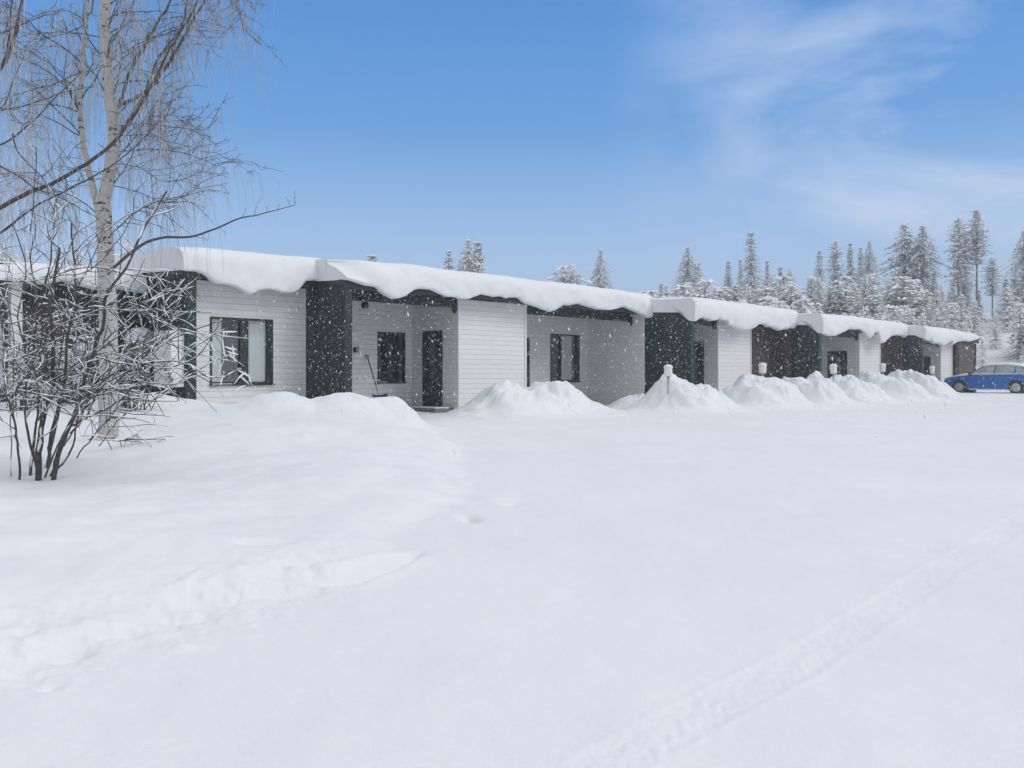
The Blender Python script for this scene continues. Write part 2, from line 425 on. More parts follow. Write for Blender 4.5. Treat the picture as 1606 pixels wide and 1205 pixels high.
def roof_snow(u,sa,sb,Dl,traced,seed,square=False,merge=0,name='roof_snow',depth=9.0,crest=None,endlow=0):
    """snow slab with a drooping lip. traced: (photo x, photo y) of its lower edge, measured on the lip plane"""
    pts=[(s_of(x,Dl),h_of(x,y,Dl)) for (x,y) in traced]; pts.sort()
    n=max(12,int((sb-sa)/.055)); ss=np.linspace(sa,sb,n)
    hb=np.interp(ss,[p[0] for p in pts],[p[1] for p in pts])
    k=np.array([.25,.5,.25]); hb2=np.convolve(np.pad(hb,1,mode='edge'),k,'valid'); hb=.5*hb+.5*hb2
    hb=hb+.012*fbm(ss*6,ss*0+seed,seed,3)
    cp=sorted((s_of(x,Dl+1.0),h_of(x,y,Dl+1.0)) for (x,y) in (crest or CRT))
    cr=np.interp(ss,[p[0] for p in cp],[p[1] for p in cp])+.02*fbm(ss*.5,ss*0,seed+5,2)
    if endlow:   # rounded free end
        cr=cr-endlow*sst(sb-1.6,sb,ss)**2
    under=u.T+.14
    prof=[(.42,None,under),(.22,.03,None),(.07,0,None),(.015,.02,None),(-.01,.10,None),(-.015,.25,None),(.0,.42,None),(.03,.58,None),
          (.10,.72,None),(.21,.83,None),(.40,.91,None),(.75,.965,None),(1.3,1.0,None),(2.2,1.0,None),(4,.96,None),(6.5,.9,None),(depth-.3,.84,None),(depth,.75,None),(depth+.1,None,under+SLOPE*depth-.05)]
    V=[]
    for j,(d,fr,ab) in enumerate(prof):
        if fr is None:
            hh=np.full(n,ab); hh=np.minimum(hh,cr-.1) if j==0 else hh
            if j==0: hh=np.maximum(hh,np.minimum(hb+.02,cr-.15))
        elif j in (1,2,3): hh=hb+fr*(1.0 if j!=1 else 1)
        else:
            q=np.exp(-((ss-sa)/.55)**2) if square else 0*ss
            f2=fr+(min(1,fr**.45)-fr)*q
            hh=hb+(cr*(1-.042*q*(j>=7)*(j<=12))-hb)*f2
        Dd=Dl+d*(1-(.75*np.exp(-((ss-sa)/.55)**2) if (square and 8<=j<=11) else 0))
        if 2<=j<=9:
            lowest=np.clip((2.2-hb)/.6,-.6,1)
            Dd=Dd-.03*lowest*math.sin(math.pi*(j-2)/8)
            Dd=Dd+.07*fbm(ss*1.3,np.full(n,hh.mean()*1.0+j*.12),seed+2,3)+.02*fbm(ss*5,hh*5,seed+3,3)
        if merge and j>=5: Dd=Dd+merge*min(1,(j-4)/4)*max(0,min(1,(12-j)/3))*np.exp(-(np.maximum(ss-sa-.15,0)/.45)**2)
        if j>=9: hh=hh+.02*fbm(ss*.7,np.full(n,d*.7),seed+8,3)
        V.append(np.stack([ss-u.s0,Dd-u.Df+np.zeros(n),hh+EYE],-1))
    V=np.array(V)
    # refine the section by Catmull-Rom
    out=[]
    P=np.concatenate([V[:1],V,V[-1:]],0)
    for i in range(1,len(P)-2):
        for t in (0,.33,.67):
            a,b,c,d=P[i-1],P[i],P[i+1],P[i+2]
            out.append(.5*((2*b)+(-a+c)*t+(2*a-5*b+4*c-d)*t*t+(-a+3*b-3*c+d)*t**3))
    out.append(V[-1]); V=np.array(out); ny=len(V)
    o=grid_mesh(name,V,n,ny,SNOWR,u.o)
    # close the two ends (slightly bulged fans)
    for side,i in ((-1,0),(1,n-1)):
        m=MB()
        ring=[tuple(V[j,i]) for j in range(ny)]
        cx=sum(p[1] for p in ring)/ny
        nn=len(ring); idx=list(range(nn))
        cen=(ring[0][0]+side*0.0, min(p[1] for p in ring)+.9, u.T+.35+EYE)
        m.add(ring+[cen],[(a,b,nn) if side<0 else (b,a,nn) for a,b in zip(idx[:-1],idx[1:])]+[(nn-1,0,nn) if side<0 else (0,nn-1,nn)])
        m.build('roof_snow_end',SNOWR,o,smooth=False)
    return o
def roof(u,sa,sb,Dw,D1):
    T=u.T
    m=MB(); m.box(sa+.7,sb-.7,D1-.5,D1-.35,B0,T+.4); u.put('rear_wall',GREY,m)
    m=MB()
    k=lambda D:T+.03+SLOPE*(D-Dw)
    m.hexa([(sa,Dw,k(Dw)),(sb,Dw,k(Dw)),(sb,D1,k(D1)),(sa,D1,k(D1)),(sa,Dw,k(Dw)+.14),(sb,Dw,k(Dw)+.14),(sb,D1,k(D1)+.14),(sa,D1,k(D1)+.14)])
    r=u.put('roof',DARK,m)
    f=MB(); f.box(sa+.005,sb-.005,Dw-.035,Dw-.002,T-.02,T+.24); u.put('eave_board',DKGREEN,f,r)
def side_wall(u,name,mat,s0,s1,D0,D1,top0,sl=SLOPE):
    m=MB(); t1=top0+sl*(D1-D0)
    m.hexa([(s0,D0,-1.32),(s1,D0,-1.32),(s1,D1,-1.32),(s0,D1,-1.32),(s0,D0,top0),(s1,D0,top0),(s1,D1,t1),(s0,D1,t1)])
    return u.put(name,mat,m)
def corner(u,s,D,h1,w=.07,left=True):
    return

B0=-1.32
TR1=[(285,424),(300,425.3),(309.5,426),(323.7,431),(333,439.5),(342.6,444.9),(356.8,445.8),(373.4,450.2),(382.8,455.5),(393.5,461.4),(400.6,460.8),(406.5,456),(416,453.5),(430,454),(446.7,459),(462,459.6),(470.4,454.3),(481,440.7),(500,440)]
TR2=[(470,441),(481,441),(530,441.5),(547,439),(560.8,443.6),(576.5,448),(592,450.8),(603,460.4),(614.6,467),(621,468.5),(628,468),(637,464.9),(650.4,454.8),(661.6,453),(677.3,454.4),(690.7,460.4),(702,465.6),(715.4,466),(722,469),(736.9,469.4),(744.8,465.9),(755.8,462),(769.7,464),(776.7,466.4),(784.7,464.4),(791.6,466),(795.6,469),(800.6,466.4),(814.5,467),(821.5,474),(829.5,476.4),(844.4,481),(859.4,486.4),(867.7,489),(874,486.9),(885,478.7),(895.7,479.3),(908.7,476.5),(923.8,481.5),(939,485.8),(960.5,486.5),(980,481.5),(988.5,485.8),(999,490),(1010,494.4),(1016,499),(1021,499),(1026,495),(1031,484)]
TR3=[(1070,491),(1082,491),(1085.7,502.5),(1090.5,504),(1097.6,499.5),(1104.7,497.8),(1109,500.5),(1113,499.5),(1115,503.7),(1122,503),(1129.5,500),(1133,503),(1137.8,502.5),(1144,503.7),(1146,511),(1149.6,509.6),(1158,515),(1168.6,518.8),(1178,517.3),(1185,514.3),(1192,508.7),(1202,508.7),(1207,513),(1213.5,513),(1219.8,516.8),(1226,518.6),(1232,515.5),(1236,517),(1239.7,514.3),(1247,515.5),(1252,511)]
TR4=[(1275,510.5),(1284,510.5),(1284.8,518.6),(1290.8,523),(1300.7,526.7),(1309.4,527.4),(1317,524),(1325.6,520),(1331.9,516.5),(1341,517.5),(1349,516.8),(1354,519),(1360,525),(1366,531),(1370,525),(1374,521.4),(1379,522.4),(1381,536),(1385.8,538.3),(1391.8,533),(1400,527),(1409.7,525.4),(1413,527.5),(1416.7,526.4),(1421.7,530),(1424.7,527)]
TR5=[(1440,526.4),(1447.6,526.4),(1452.5,533),(1458.5,535),(1461,532.4),(1465.5,538.3),(1475.5,539.3),(1480.4,543.3),(1487.4,537.8),(1492.4,534.4),(1495,541.8),(1499,539),(1504,536.3),(1513.5,535),(1522,536),(1531.7,533),(1538,528)]

# unit 1
u=Unit('row_house','terraced house unit nearest the birch, grey boards and a wide window with pale curtains',8.70,18.75,2.16)
side_wall(u,'end_wall',GREEN,8.70,8.93,18.30,27.5,2.24)
u.put('front_wall',WHITE,wall_open(8.932,12.028,18.75,18.9,B0,2.16,[(9.47,11.10,-.235,1.345)]))
window(u,9.47,11.10,-.235,1.345,18.75,muls=[(10.23,10.44)],curtains=[(9.50,9.80),(10.44,10.95)],right=.11)
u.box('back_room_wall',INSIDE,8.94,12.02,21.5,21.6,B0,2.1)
u.box('corner_board',TRIM,8.935,9.0,18.725,18.748,B0,2.155)
roof(u,8.6,12.02,18.28,27.5)
roof_snow(u,8.55,12.25,18.12,TR1,11)
# thin parapet band on the end wall
u.box('verge_board',DKGREEN,8.66,8.698,18.5,27,2.17,2.42)
# unit 2
u=Unit('row_house','house unit with the shovel leaning in its porch beside a dark glazed door',12.03,17.57,2.10)
side_wall(u,'side_wall',GREEN,12.03,12.24,17.11,27,2.20)
m=MB(); m.box(12.028,12.245,17.085,17.108,B0,2.19); u.put('edge_board',DKGREEN,m)
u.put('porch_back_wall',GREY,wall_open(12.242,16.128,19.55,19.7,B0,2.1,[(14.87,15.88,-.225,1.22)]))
window(u,14.87,15.88,-.225,1.22,19.56,muls=[(15.5,15.56)],curtains=[])
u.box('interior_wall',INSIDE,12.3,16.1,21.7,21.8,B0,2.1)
m=MB(); m.box(16.13,16.28,17.722,19.548,B0,2.1); u.put('porch_side_wall',GREY,m)
side_door(u,16.13,18.26,19.0,-.86,1.19)
m=MB(); m.box(16.13,18.90,17.57,17.72,B0,2.1); u.put('front_wall',WHITE,m)
m=MB(); m.box(16.128,16.2,17.548,17.568,B0,2.098); m.box(18.83,18.902,17.548,17.568,B0,2.098); u.put('corner_board',TRIM,m)
m=MB(); m.box(18.75,18.9,17.722,19.598,B0,2.1); u.put('porch_side_wall',GREY,m)
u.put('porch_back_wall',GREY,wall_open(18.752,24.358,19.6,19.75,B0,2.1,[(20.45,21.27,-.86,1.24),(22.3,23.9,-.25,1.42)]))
window(u,22.3,23.9,-.25,1.42,19.61,muls=[(22.82,22.9)],curtains=[(22.88,23.58)],right=.12)
m=MB(); m.box(20.455,21.265,19.615,19.68,-.855,1.235); d=u.put('door',DOORM,m)
m=MB(); m.tube([(21.15,19.6,.12),(21.15,19.56,.12),(21.03,19.56,.12)],.011,8); u.put('handle',METAL,m,d)
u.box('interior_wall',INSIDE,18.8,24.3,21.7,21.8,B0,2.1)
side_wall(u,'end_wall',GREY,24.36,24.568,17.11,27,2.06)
m=MB(); m.box(24.355,24.57,17.085,17.108,B0,2.05); u.put('edge_board',DKGREEN,m)
m=MB(); m.box(12.245,16.125,17.67,17.80,1.86,2.12); u.put('porch_beam',DKGREEN,m)
m=MB(); m.box(18.905,24.355,17.67,17.80,1.84,2.12); u.put('porch_beam',DKGREEN,m)
for s in (15.98,24.2):
    m=MB(); m.box(s,s+.14,17.60,17.668,1.77,2.09); m.box(s+.03,s+.11,17.61,17.66,1.70,1.77); u.put('gutter_outlet',BLACK,m)
roof(u,12.0,24.6,17.08,27)
roof_snow(u,11.98,24.72,16.94,TR2,23,merge=.6)
# unit 3
def far_unit(name,label,ws,ww,Dw,wt,Df,T,sa,sb,se,bD,TR,seed,doorD,lastD=9,endlow=0,endcap=False,snow_end=None,ew=.2,brownT=None):
    u=Unit(name,label,ws,Df,T)
    side_wall(u,'side_wall',GREEN,ws,ws+ww,Dw,Dw+lastD,wt)
    m=MB(); m.box(ws-.003,ws+ww+.003,Dw-.025,Dw-.002,B0,wt-.01); u.put('edge_board',DKGREEN,m)
    u.box('porch_back_wall',GREY,ws+ww+.002,sa-.002,Df+2,Df+2.15,B0,T)
    m=MB(); m.box(sa,sa+.15,Df+.152,Df+1.998,B0,T); u.put('porch_side_wall',GREY,m)
    side_door(u,sa,Df+doorD,Df+doorD+.76,-.93,T-.80)
    m=MB(); m.box(sa,sb,Df,Df+.15,B0,T); u.put('front_wall',WHITE,m)
    m=MB(); m.box(sa-.002,sa+.07,Df-.022,Df-.002,B0,T-.002); m.box(sb-.07,sb+.002,Df-.022,Df-.002,B0,T-.002); u.put('corner_board',TRIM,m)
    m=MB(); m.box(sb+.003,se-.002,bD,bD+.15,B0,T); u.put('storage_wall',BROWN,m)
    m=MB(); m.box(sb+.003,sb+.12,bD-.03,bD-.003,B0,T-.01); u.put('storage_edge_board',DKGREEN,m)
    if not endcap:
        side_wall(u,'end_wall',BROWN,se,se+ew-.01,Dw,Dw+lastD,T-.03)
        m=MB(); m.box(se-.003,se+ew-.007,Dw-.025,Dw-.002,B0,T-.04); u.put('edge_board',DKGREEN,m)
    else:
        side_wall(u,'end_wall',BROWN,se,se+.15,bD-.05,bD+lastD-1,T-.03)
    m=MB(); m.box(ws+ww+.005,sa-.005,Df+.1,Df+.23,T-.2,T+.02); u.put('porch_beam',DKGREEN,m)
    m=MB(); m.box(sa-.18,sa-.03,Df+.03,Df+.098,T-.3,T-.01); u.put('gutter_outlet',BLACK,m)
    roof(u,ws-.02,(snow_end-.45 if snow_end else se+ew-.03),Dw-.03,Dw+lastD)
    roof_snow(u,ws-.04,snow_end or se+ew+.15,Dw-.16,TR,seed,True,endlow=endlow,depth=lastD)
    return u
far_unit('row_house','house unit whose brown storage wall stands behind the second post lamp',24.575,.2,15.45,2.04,15.91,1.93,27.1,29.5,31.85,16.15,TR3,37,.60)
far_unit('row_house','house unit whose dark door stands behind the third post lamp',32.07,.2,14.44,1.89,14.85,1.78,36.95,39.3,40.9,15.05,TR4,51,.56)
far_unit('row_house','terraced house unit at the far end of the row beside the blue car',41.12,.2,13.69,1.76,14.1,1.66,45.0,46.85,49.6,13.85,TR5,67,.50,endcap=True,snow_end=50.0,endlow=.45)
# unit 0, half hidden behind shrubs
u=Unit('row_house','house unit at the far left behind the shrub, with a white post',2.0,20.5,2.1)
m=MB(); m.box(5.83,6.05,20.40,20.62,B0,1.98); u.put('white_post',TRIM,m)
m=MB(); m.box(6.052,8.68,20.9,21.05,B0,2.0); u.put('storage_wall',BROWN,m)
m=MB(); m.box(2.0,5.83,21.0,21.15,B0,2.0); u.put('porch_wall',GREEN,m)
m=MB(); m.box(5.5,5.82,20.97,20.998,-.3,1.3); u.put('pale_board',TRIM,m)
m=MB(); m.box(2.0,8.66,20.42,20.5,1.99,2.2); u.put('eave_beam',DKGREEN,m)
roof(u,1.9,8.62,20.2,28)
roof_snow(u,1.5,8.58,20.05,[(-200,428),(-60,433),(0,440),(28,438),(70,447),(100,441),(152,455),(175,452),(230,460)],83,depth=8,crest=[(-200,397),(0,412),(60,414),(150,420),(240,432)])

# door step platform of unit 2
st=empty('entrance_steps',PB(15.6,18.6,0),ANG,'low wooden doorsteps with snow on the treads below the dark glazed door','steps')
xf=lambda p:(p[0]-15.6,p[1]-18.6,p[2]+EYE)
m=MB(); m.box(15.45,16.09,17.75,19.5,-1.02,-.93); m.build('upper_step',WOODG,st,xf=xf)
m=MB(); m.box(15.1,16.0,17.7,19.52,-1.19,-1.10); m.build('lower_step',WOODG,st,xf=xf)
m=MB(); m.box(15.5,16.0,17.8,19.45,-1.10,-1.02); m.build('riser',BLACK,st,xf=xf)
m=MB(); m.box(15.47,16.0,17.77,19.48,-.929,-.895); m.build('tread_snow',SNOWR,st,xf=xf,bevel=.012)
m=MB(); m.box(15.12,15.44,17.72,19.5,-1.099,-1.06); m.build('tread_snow',SNOWR,st,xf=xf,bevel=.012)

# wall fittings in unit 2's porch
wl=empty('wall_lamp',PB(13.0,17.66,EYE+1.78),ANG,'dark round lamp hanging under the porch beam near the snow shovel','lamp')
m=MB(); m.lathe([(.001,.07),(.05,.06),(.085,.02),(.10,-.03),(.09,-.08),(.06,-.11),(.001,-.12)],(0,-.06,0),14); m.build('lamp_globe',BLACK,wl,smooth=True)
m=MB(); m.box(-.03,.03,-.08,-.002,.07,.16); m.build('bracket',BLACK,wl)
s_=s_of(556,19.54)
wp=empty('notice_plate',PB(s_,19.54,EYE+h_of(556,528,19.54)),ANG,'small white plate on the porch wall right of the green wing wall','sign')
m=MB(); m.box(-.12,.14,-.03,-.002,-.14,.13); m.build('plate',PLAST,wp,bevel=.006)
m=MB(); m.box(.06,.09,-.034,-.0305,-.03,.0); m.build('button',METAL,wp)
nb=empty('number_box',PB(s_+.02,19.54,EYE+h_of(556,549,19.54)),ANG,'small dark grey box below the white plate on the porch wall','meter box')
m=MB(); m.box(-.06,.07,-.07,-.002,-.07,.07); m.build('case',BLACK,nb,bevel=.008)
m=MB(); m.box(-.01,.045,-.073,-.071,-.045,.045); m.build('cover',METAL,nb)

# snow shovel leaning on the porch wall
sh=empty('snow_shovel',PB(13.6,18.2,0),ANG,'snow shovel with a blue scoop and black handle leaning against the porch wall','shovel')
SBL=simple('blue_plastic',(.02,.045,.19),.4,.1)
def bp(x,y,D):
    s=s_of(x,D); return (s-13.6,D-18.2,EYE+h_of(x,y,D))
m=MB(); a=Vector(bp(577,563,19.45)); b=Vector(bp(590,606,18.75)); c=Vector(bp(593.5,619,18.5))
m.tube([a,a.lerp(b,.5),b],.016,8); m.build('handle_shaft',BLACK,sh,smooth=True)
m=MB(); m.tube([b,c],.014,8); m.build('lower_shaft',METAL,sh,smooth=True)
m=MB(); dv=(a-b).normalized(); sd=Vector((1,0,0))
m.tube([a,a+dv*.05-sd*.05,a+dv*.13-sd*.055,a+dv*.13+sd*.055,a+dv*.05+sd*.05,a],.012,6); m.build('grip',BLACK,sh,smooth=True)
m=MB(); V=[]
for j in range(9):
    t=j/8; 
    for i in range(13):
        q=i/12-.5
        V.append((c.x+q*.52*(1-.08*t), c.y+.03-t*.36*1.0-.05*(abs(q)*2)**3, c.z-.02-.40*t+.10*t*t+.05*(abs(q)*2)**3+.03*math.cos(q*40)*.1))
fs=[(j*13+i,j*13+i+1,(j+1)*13+i+1,(j+1)*13+i) for j in range(8) for i in range(12)]
m.add(V,fs); o=m.build('scoop',SBL,sh,smooth=True); mo=o.modifiers.new('s','SOLIDIFY'); mo.thickness=.012

# meter cabinets on the end wall (facing -s)
def on_end(x,y,s=8.70):
    # point of the end wall plane seen at photo x,y
    k=(x-CX)/F; r=(SU+CU*k)/(CU-SU*k); D=s/r; Z=SU*s+CU*D
    return D,(HY-y)/F*Z
D1,_=on_end(262,560); D0,_=on_end(291,560)
_,ht=on_end(276,527); _,hl=on_end(276,607)
mc=empty('electric_cabinet',PB(8.55,(D0+D1)/2,0),ANG,'white electric cabinet with a small window, fixed on the dark end wall','cabinet')
xf=lambda p:(p[0]-8.55,p[1]-(D0+D1)/2,p[2]+EYE)
m=MB(); m.box(8.40,8.698,D0+.05,D1,hl,ht); m.build('case',PLAST,mc,xf=xf,bevel=.01)
m=MB(); m.box(8.392,8.399,D0+.12,D0+.42,hl+.08,hl+.38); m.build('window_frame',METAL,mc,xf=xf)
m=MB(); m.box(8.388,8.391,D0+.14,D0+.26,hl+.10,hl+.22);m.box(8.388,8.391,D0+.28,D0+.40,hl+.10,hl+.22);m.box(8.388,8.391,D0+.14,D0+.26,hl+.24,hl+.36);m.box(8.388,8.391,D0+.28,D0+.40,hl+.24,hl+.36)
m.build('pane',PLAST,mc,xf=xf)
m=MB(); m.box(8.38,8.69,D0+.05,D1+.02,ht+.002,ht+.10); m.build('snow_cap',SNOWR,mc,xf=xf,bevel=.04)
D3,_=on_end(228,560); D2,_=on_end(252,560); _,h3=on_end(240,540); _,h2=on_end(240,562)
mc=empty('mailbox_rack',PB(8.4,(D2+D3)/2,0),ANG,'grey box under a rounded cap of snow left of the white cabinet','mailbox')
xf=lambda p:(p[0]-8.4,p[1]-(D2+D3)/2,p[2]+EYE)
m=MB(); m.box(8.2,8.6,D2,D3,h2-.05,h3); m.build('case',METAL,mc,xf=xf,bevel=.01)
m=MB(); m.tube([(8.4,(D2+D3)/2,B0),(8.4,(D2+D3)/2,h2-.05)],.03,8); m.build('post',METAL,mc,xf=xf)
m=MB(); 
m.lathe([(.001,.38),(.16,.36),(.28,.28),(.34,.14),(.33,.03),(.28,.0)],(8.4,(D2+D3)/2,h3+.003),16); m.build('snow_cap',SNOWR,mc,xf=xf,smooth=True)
# parked dark vehicle / bin shapes left of the birch: a dark blue bin with snow
bn=empty('waste_bin',(*W(146,640,19.6).xy,gz(*W(146,640,19.6).xy)),.4,'dark blue wheeled bin with snow on its lid in front of the brown wall','bin')
BB=simple('bin_blue',(.03,.045,.075),.5,.15)
m=MB(); m.hexa([(-.26,-.3,.05),(.26,-.3,.05),(.26,.3,.05),(-.26,.3,.05),(-.32,-.36,.95),(.32,-.36,.95),(.32,.36,.95),(-.32,.36,.95)]); m.build('bin_body',BB,bn,bevel=.03)
m=MB(); m.box(-.34,.34,-.39,.38,.953,1.02); m.build('lid',BB,bn,bevel=.02)
m=MB(); m.box(-.36,.36,-.40,.39,1.022,1.30); m.build('snow_cap',SNOWR,bn,bevel=.12)
for sx in (-.27,.27):
    m=MB(); m.lathe([(.1,-.03),(.1,.03)],(sx,.34,.1),12,axis='y'); m.build('wheel',BLACK,bn)

# ------------------------------------------------------------------ snow heaps
def heap(x,ytop,D,wu,wn,label,seed,tops=None,slope=.22):
    """a ploughed ridge: wu half width along the row, wn half length out into the yard"""
    s=s_of(x,D); P=PB(s,D,0); Z=P.y
    H=EYE+(HY-ytop)/F*Z
    g=gz(P.x,P.y); hh=H-g
    na,nr=130,64
    a=np.linspace(0,2*np.pi,na,endpoint=False); r=np.linspace(.004,1.5,nr)
    A,Rr=np.meshgrid(a,r)
    wob=1+.20*vn(np.cos(A)*1.0+5,np.sin(A)*1.0+seed,seed)+.03*vn(np.cos(A)*3.5+5,np.sin(A)*3.5+seed,seed+1)
    pa=Rr*wu*np.cos(A)*wob; pb=Rr*wn*np.sin(A)*wob      # along the row / towards the yard
    lx=CU*pa+SU*pb; ly=SU*pa-CU*pb
    X=P.x+lx; Y=P.y+ly
    env=.74*np.exp(-(Rr/.80)**5)*(1-.22*np.clip(Rr,0,1)**2)+.26*np.exp(-(Rr/1.0)**2.6)
    z=.93*hh*env*(1-slope*np.clip(pb/wn,-.2,1.2))
    if tops:
        z=z*.78
        for (tx,th,tw) in tops: z=z+th*np.exp(-((pa-tx)/tw)**2-(pb/(wn*.6))**2)
    rid=fbm(X*1.3+seed,Y*1.3,seed+3,4); fac=np.abs(fbm(X*1.0,Y*1.0+seed,seed+13,3))
    chunk=np.maximum(fbm(X*3.2,Y*3.2+seed,seed+7,3)-.05,0)
    z=z+hh*np.sqrt(env)*(.34*rid*env**.3+.30*chunk-.30*(fac-.15)*env**.4)
    z=z-.10*sst(1.25,1.5,Rr)-.004
    G=ground(X,Y)
    V=np.stack([lx,ly,G+z-g],-1)
    q=grid_mesh('snow_heap',V,na,nr,SNOWH,None,wrap=True)
    if q.data.polygons[len(q.data.polygons)//3].normal.z<0: q.data.flip_normals()
    q.location=(P.x,P.y,g)
    tag(q,label,'snow heap','ploughed snow heaps along the facade')
    return q
heap(830,604,15.4,2.9,1.6,'widest snow heap, before the bright white wall right of the dark door',101,tops=[(-1.15,.22,.55),(1.05,.26,.9)],slope=.25)
heap(1000,620,15.6,1.1,1.0,'low flat snow heap between the widest heap and the first post lamp',111)
heap(1078,593,14.0,1.75,1.5,'snow heap the first post lamp stands in, before the tall dark green wall',121)
heap(1198,586,13.2,1.45,1.7,'snow heap with the second post lamp rising from it, before the brown wall',131)
heap(1268,588,13.1,1.0,1.6,'rounded snow heap standing before the dark green wall between the second and third lamps',141)
heap(1336,591,13.0,1.5,1.5,'snow heap right of the third post lamp, before a narrow white wall',151)
heap(1387,586,12.7,1.2,1.9,'snow heap at the fourth post lamp, before the second brown wall',161)
heap(1426,581,12.7,.9,2.0,'snow heap before the green wall of the last unit',171)
heap(1470,597,12.9,.8,.8,'lowest snow heap touching the front of the blue car',181)

# ------------------------------------------------------------------ post lamps
def lamp(x,ytop,ybot,wpx,D,label):
    s=s_of(x,D); P=PB(s,D,0); Z=P.y; sc_=Z/F
    top=EYE+(HY-ytop)*sc_; bot=EYE+(HY-ybot)*sc_; w=wpx*sc_
    o=empty('post_lamp',(P.x,P.y,0),.5,label,'lamp','post lamps along the row house')
    g=gz(P.x,P.y)
    hb=top-bot
    m=MB(); m.tube([(0,0,g-.3),(0,0,bot-.12)],.022,10); m.tube([(0,0,bot-.12),(0,0,bot-.001)],[.022,.06],10); m.build('pole',METAL,o,smooth=True)
    m=MB(); r=w*.5
    m.lathe([(r*.70,0),(r*.93,.02),(r,.06),(r,hb*.70),(r*.92,hb*.76)],(0,0,bot),8); m.build('lamp_head',PLAST,o,bevel=.006)
    m=MB(); m.lathe([(r*.98,-.02),(r*1.14,.02),(r*1.10,hb*.16),(r*.85,hb*.29),(r*.45,hb*.36),(.001,hb*.38)],(0,0,bot+hb*.76+.002),14); m.build('snow_cap',SNOWR,o,smooth=True)
    return o
lamp(1048,574,590,13,13.98,'post lamp on a grey pole before the tall dark green wall, nearest the camera')
lamp(1196,571,586,11.5,13.75,'post lamp sunk to its head in snow before the first brown wall')
lamp(1307,572.5,586.5,10.5,13.3,'post lamp on a thin pole in front of the dark door of the middle unit')
lamp(1384.5,571.5,583.5,8.5,13.2,'post lamp low in the snow at the left edge of the second brown wall')
lamp(1462,575.5,586.5,7.5,13.3,'post lamp with a round snow cap, nearest the blue car')

# ------------------------------------------------------------------ car
BLUE=simple('blue_car_paint',(.004,.12,.42),.28,.05,3,spec=.5)
GLS=simple('snow_dusted_glass',(.36,.39,.42),.5,.25,5)
TYRE=simple('tyre_rubber',(.03,.03,.032),.8,.15); RIM=simple('alloy',(.48,.49,.48),.35,.1,metal=.5)
SNOWC=simple('snow_on_car',(.80,.82,.85),.8,.06,6)
def extr(m,outline,ys):
    """outline (x,z) list, ys list of (y,shrink,top_in)"""
    n=len(outline); cx=sum(p[0] for p in outline)/n; cz=sum(p[1] for p in outline)/n
    vs=[]
    for (y,sx,szz) in ys:
        for (x,z) in outline: vs.append((cx+(x-cx)*sx,y,cz+(z-cz)*szz))
    fs=[]
    for k in range(len(ys)-1):
        for i in range(n):
            j=(i+1)%n; fs.append((k*n+i,k*n+j,(k+1)*n+j,(k+1)*n+i))
    fs.append(tuple(range(n))[::-1]); fs.append(tuple((len(ys)-1)*n+i for i in range(n)))
    m.add(vs,fs)
fwX,rwX=1.35,-1.30; R_=.315
pf=W(1506,615.5,40.3); pr=W(1595,618.2,38.6)
hd=math.atan2(pf.y-pr.y,pf.x-pr.x)
ctr=(pf+pr)/2; gc=gz(ctr.x,ctr.y)
cz=min((pf.z+pr.z)/2, .5)
car=empty('parked_car',(ctr.x+math.sin(hd)*-.75*-1*0,ctr.y,0),hd,'blue hatchback car dusted with snow, parked at the far end of the row house','car')
nl=Vector((-math.sin(hd),math.cos(hd),0))  # left of heading = towards the camera
car.scale=(.90,.90,.90); car.location=(ctr.x-nl.x*.68,ctr.y-nl.y*.68,0)
czz=gz(car.location.x,car.location.y); car.location.z=czz-.02
def arc(cx,r,a0,a1,n=9): return [(cx+r*math.cos(math.radians(a0+(a1-a0)*i/n)),R_+r*math.sin(math.radians(a0+(a1-a0)*i/n))) for i in range(n+1)]
out=[(2.12,.22),(2.16,.35),(2.14,.55),(2.05,.68),(1.75,.80),(1.2,.90),(.95,.93)]
out+=[(.3,.95),(-.6,.96),(-1.5,.98),(-1.95,.98),(-2.08,.85),(-2.12,.6),(-2.10,.3),(-2.0,.22)]
out+=arc(rwX,.385,195,-15)+[(-.7,.17),(.8,.17)]+arc(fwX,.385,195,-15)
m=MB(); extr(m,out,[(-.87,.985,.96),(-.84,1,1),(-.5,1.0,1.0),(.5,1.0,1.0),(.84,1,1),(.87,.985,.96)])
body=m.build('body',BLUE,car,bevel=.02)
tri=body.modifiers.new('t','TRIANGULATE')
gh=[(.98,.93),(.18,1.38),(-.1,1.44),(-.9,1.45),(-1.45,1.36),(-1.95,.98)]
m=MB(); n=len(gh)
vs=[]
for (y0,y1) in ((-.76,-.60),(.76,.60)):
    for (x,z) in gh:
        t=(z-.93)/.52; vs.append((x,y0+(y1-y0)*t,z))
fs=[tuple(range(n)),tuple(range(2*n-1,n-1,-1))]+[(i,(i+1)%n,n+(i+1)%n,n+i) for i in range(n)]
m.add(vs,fs); m.build('windows',GLS,car,bevel=.03)
# pillars
m=MB()
for sy in (-1,1):
    for (x0,z0,x1,z1) in ((1.0,.94,.2,1.39),(-.28,.95,-.35,1.45),(-1.2,.97,-1.25,1.42),(-1.97,.98,-1.47,1.37)):
        ya=.775; yb=.615
        m.tube([(x0,sy*ya,z0),(x1,sy*yb,z1)],.025,6)
m.build('pillar',BLUE,car)
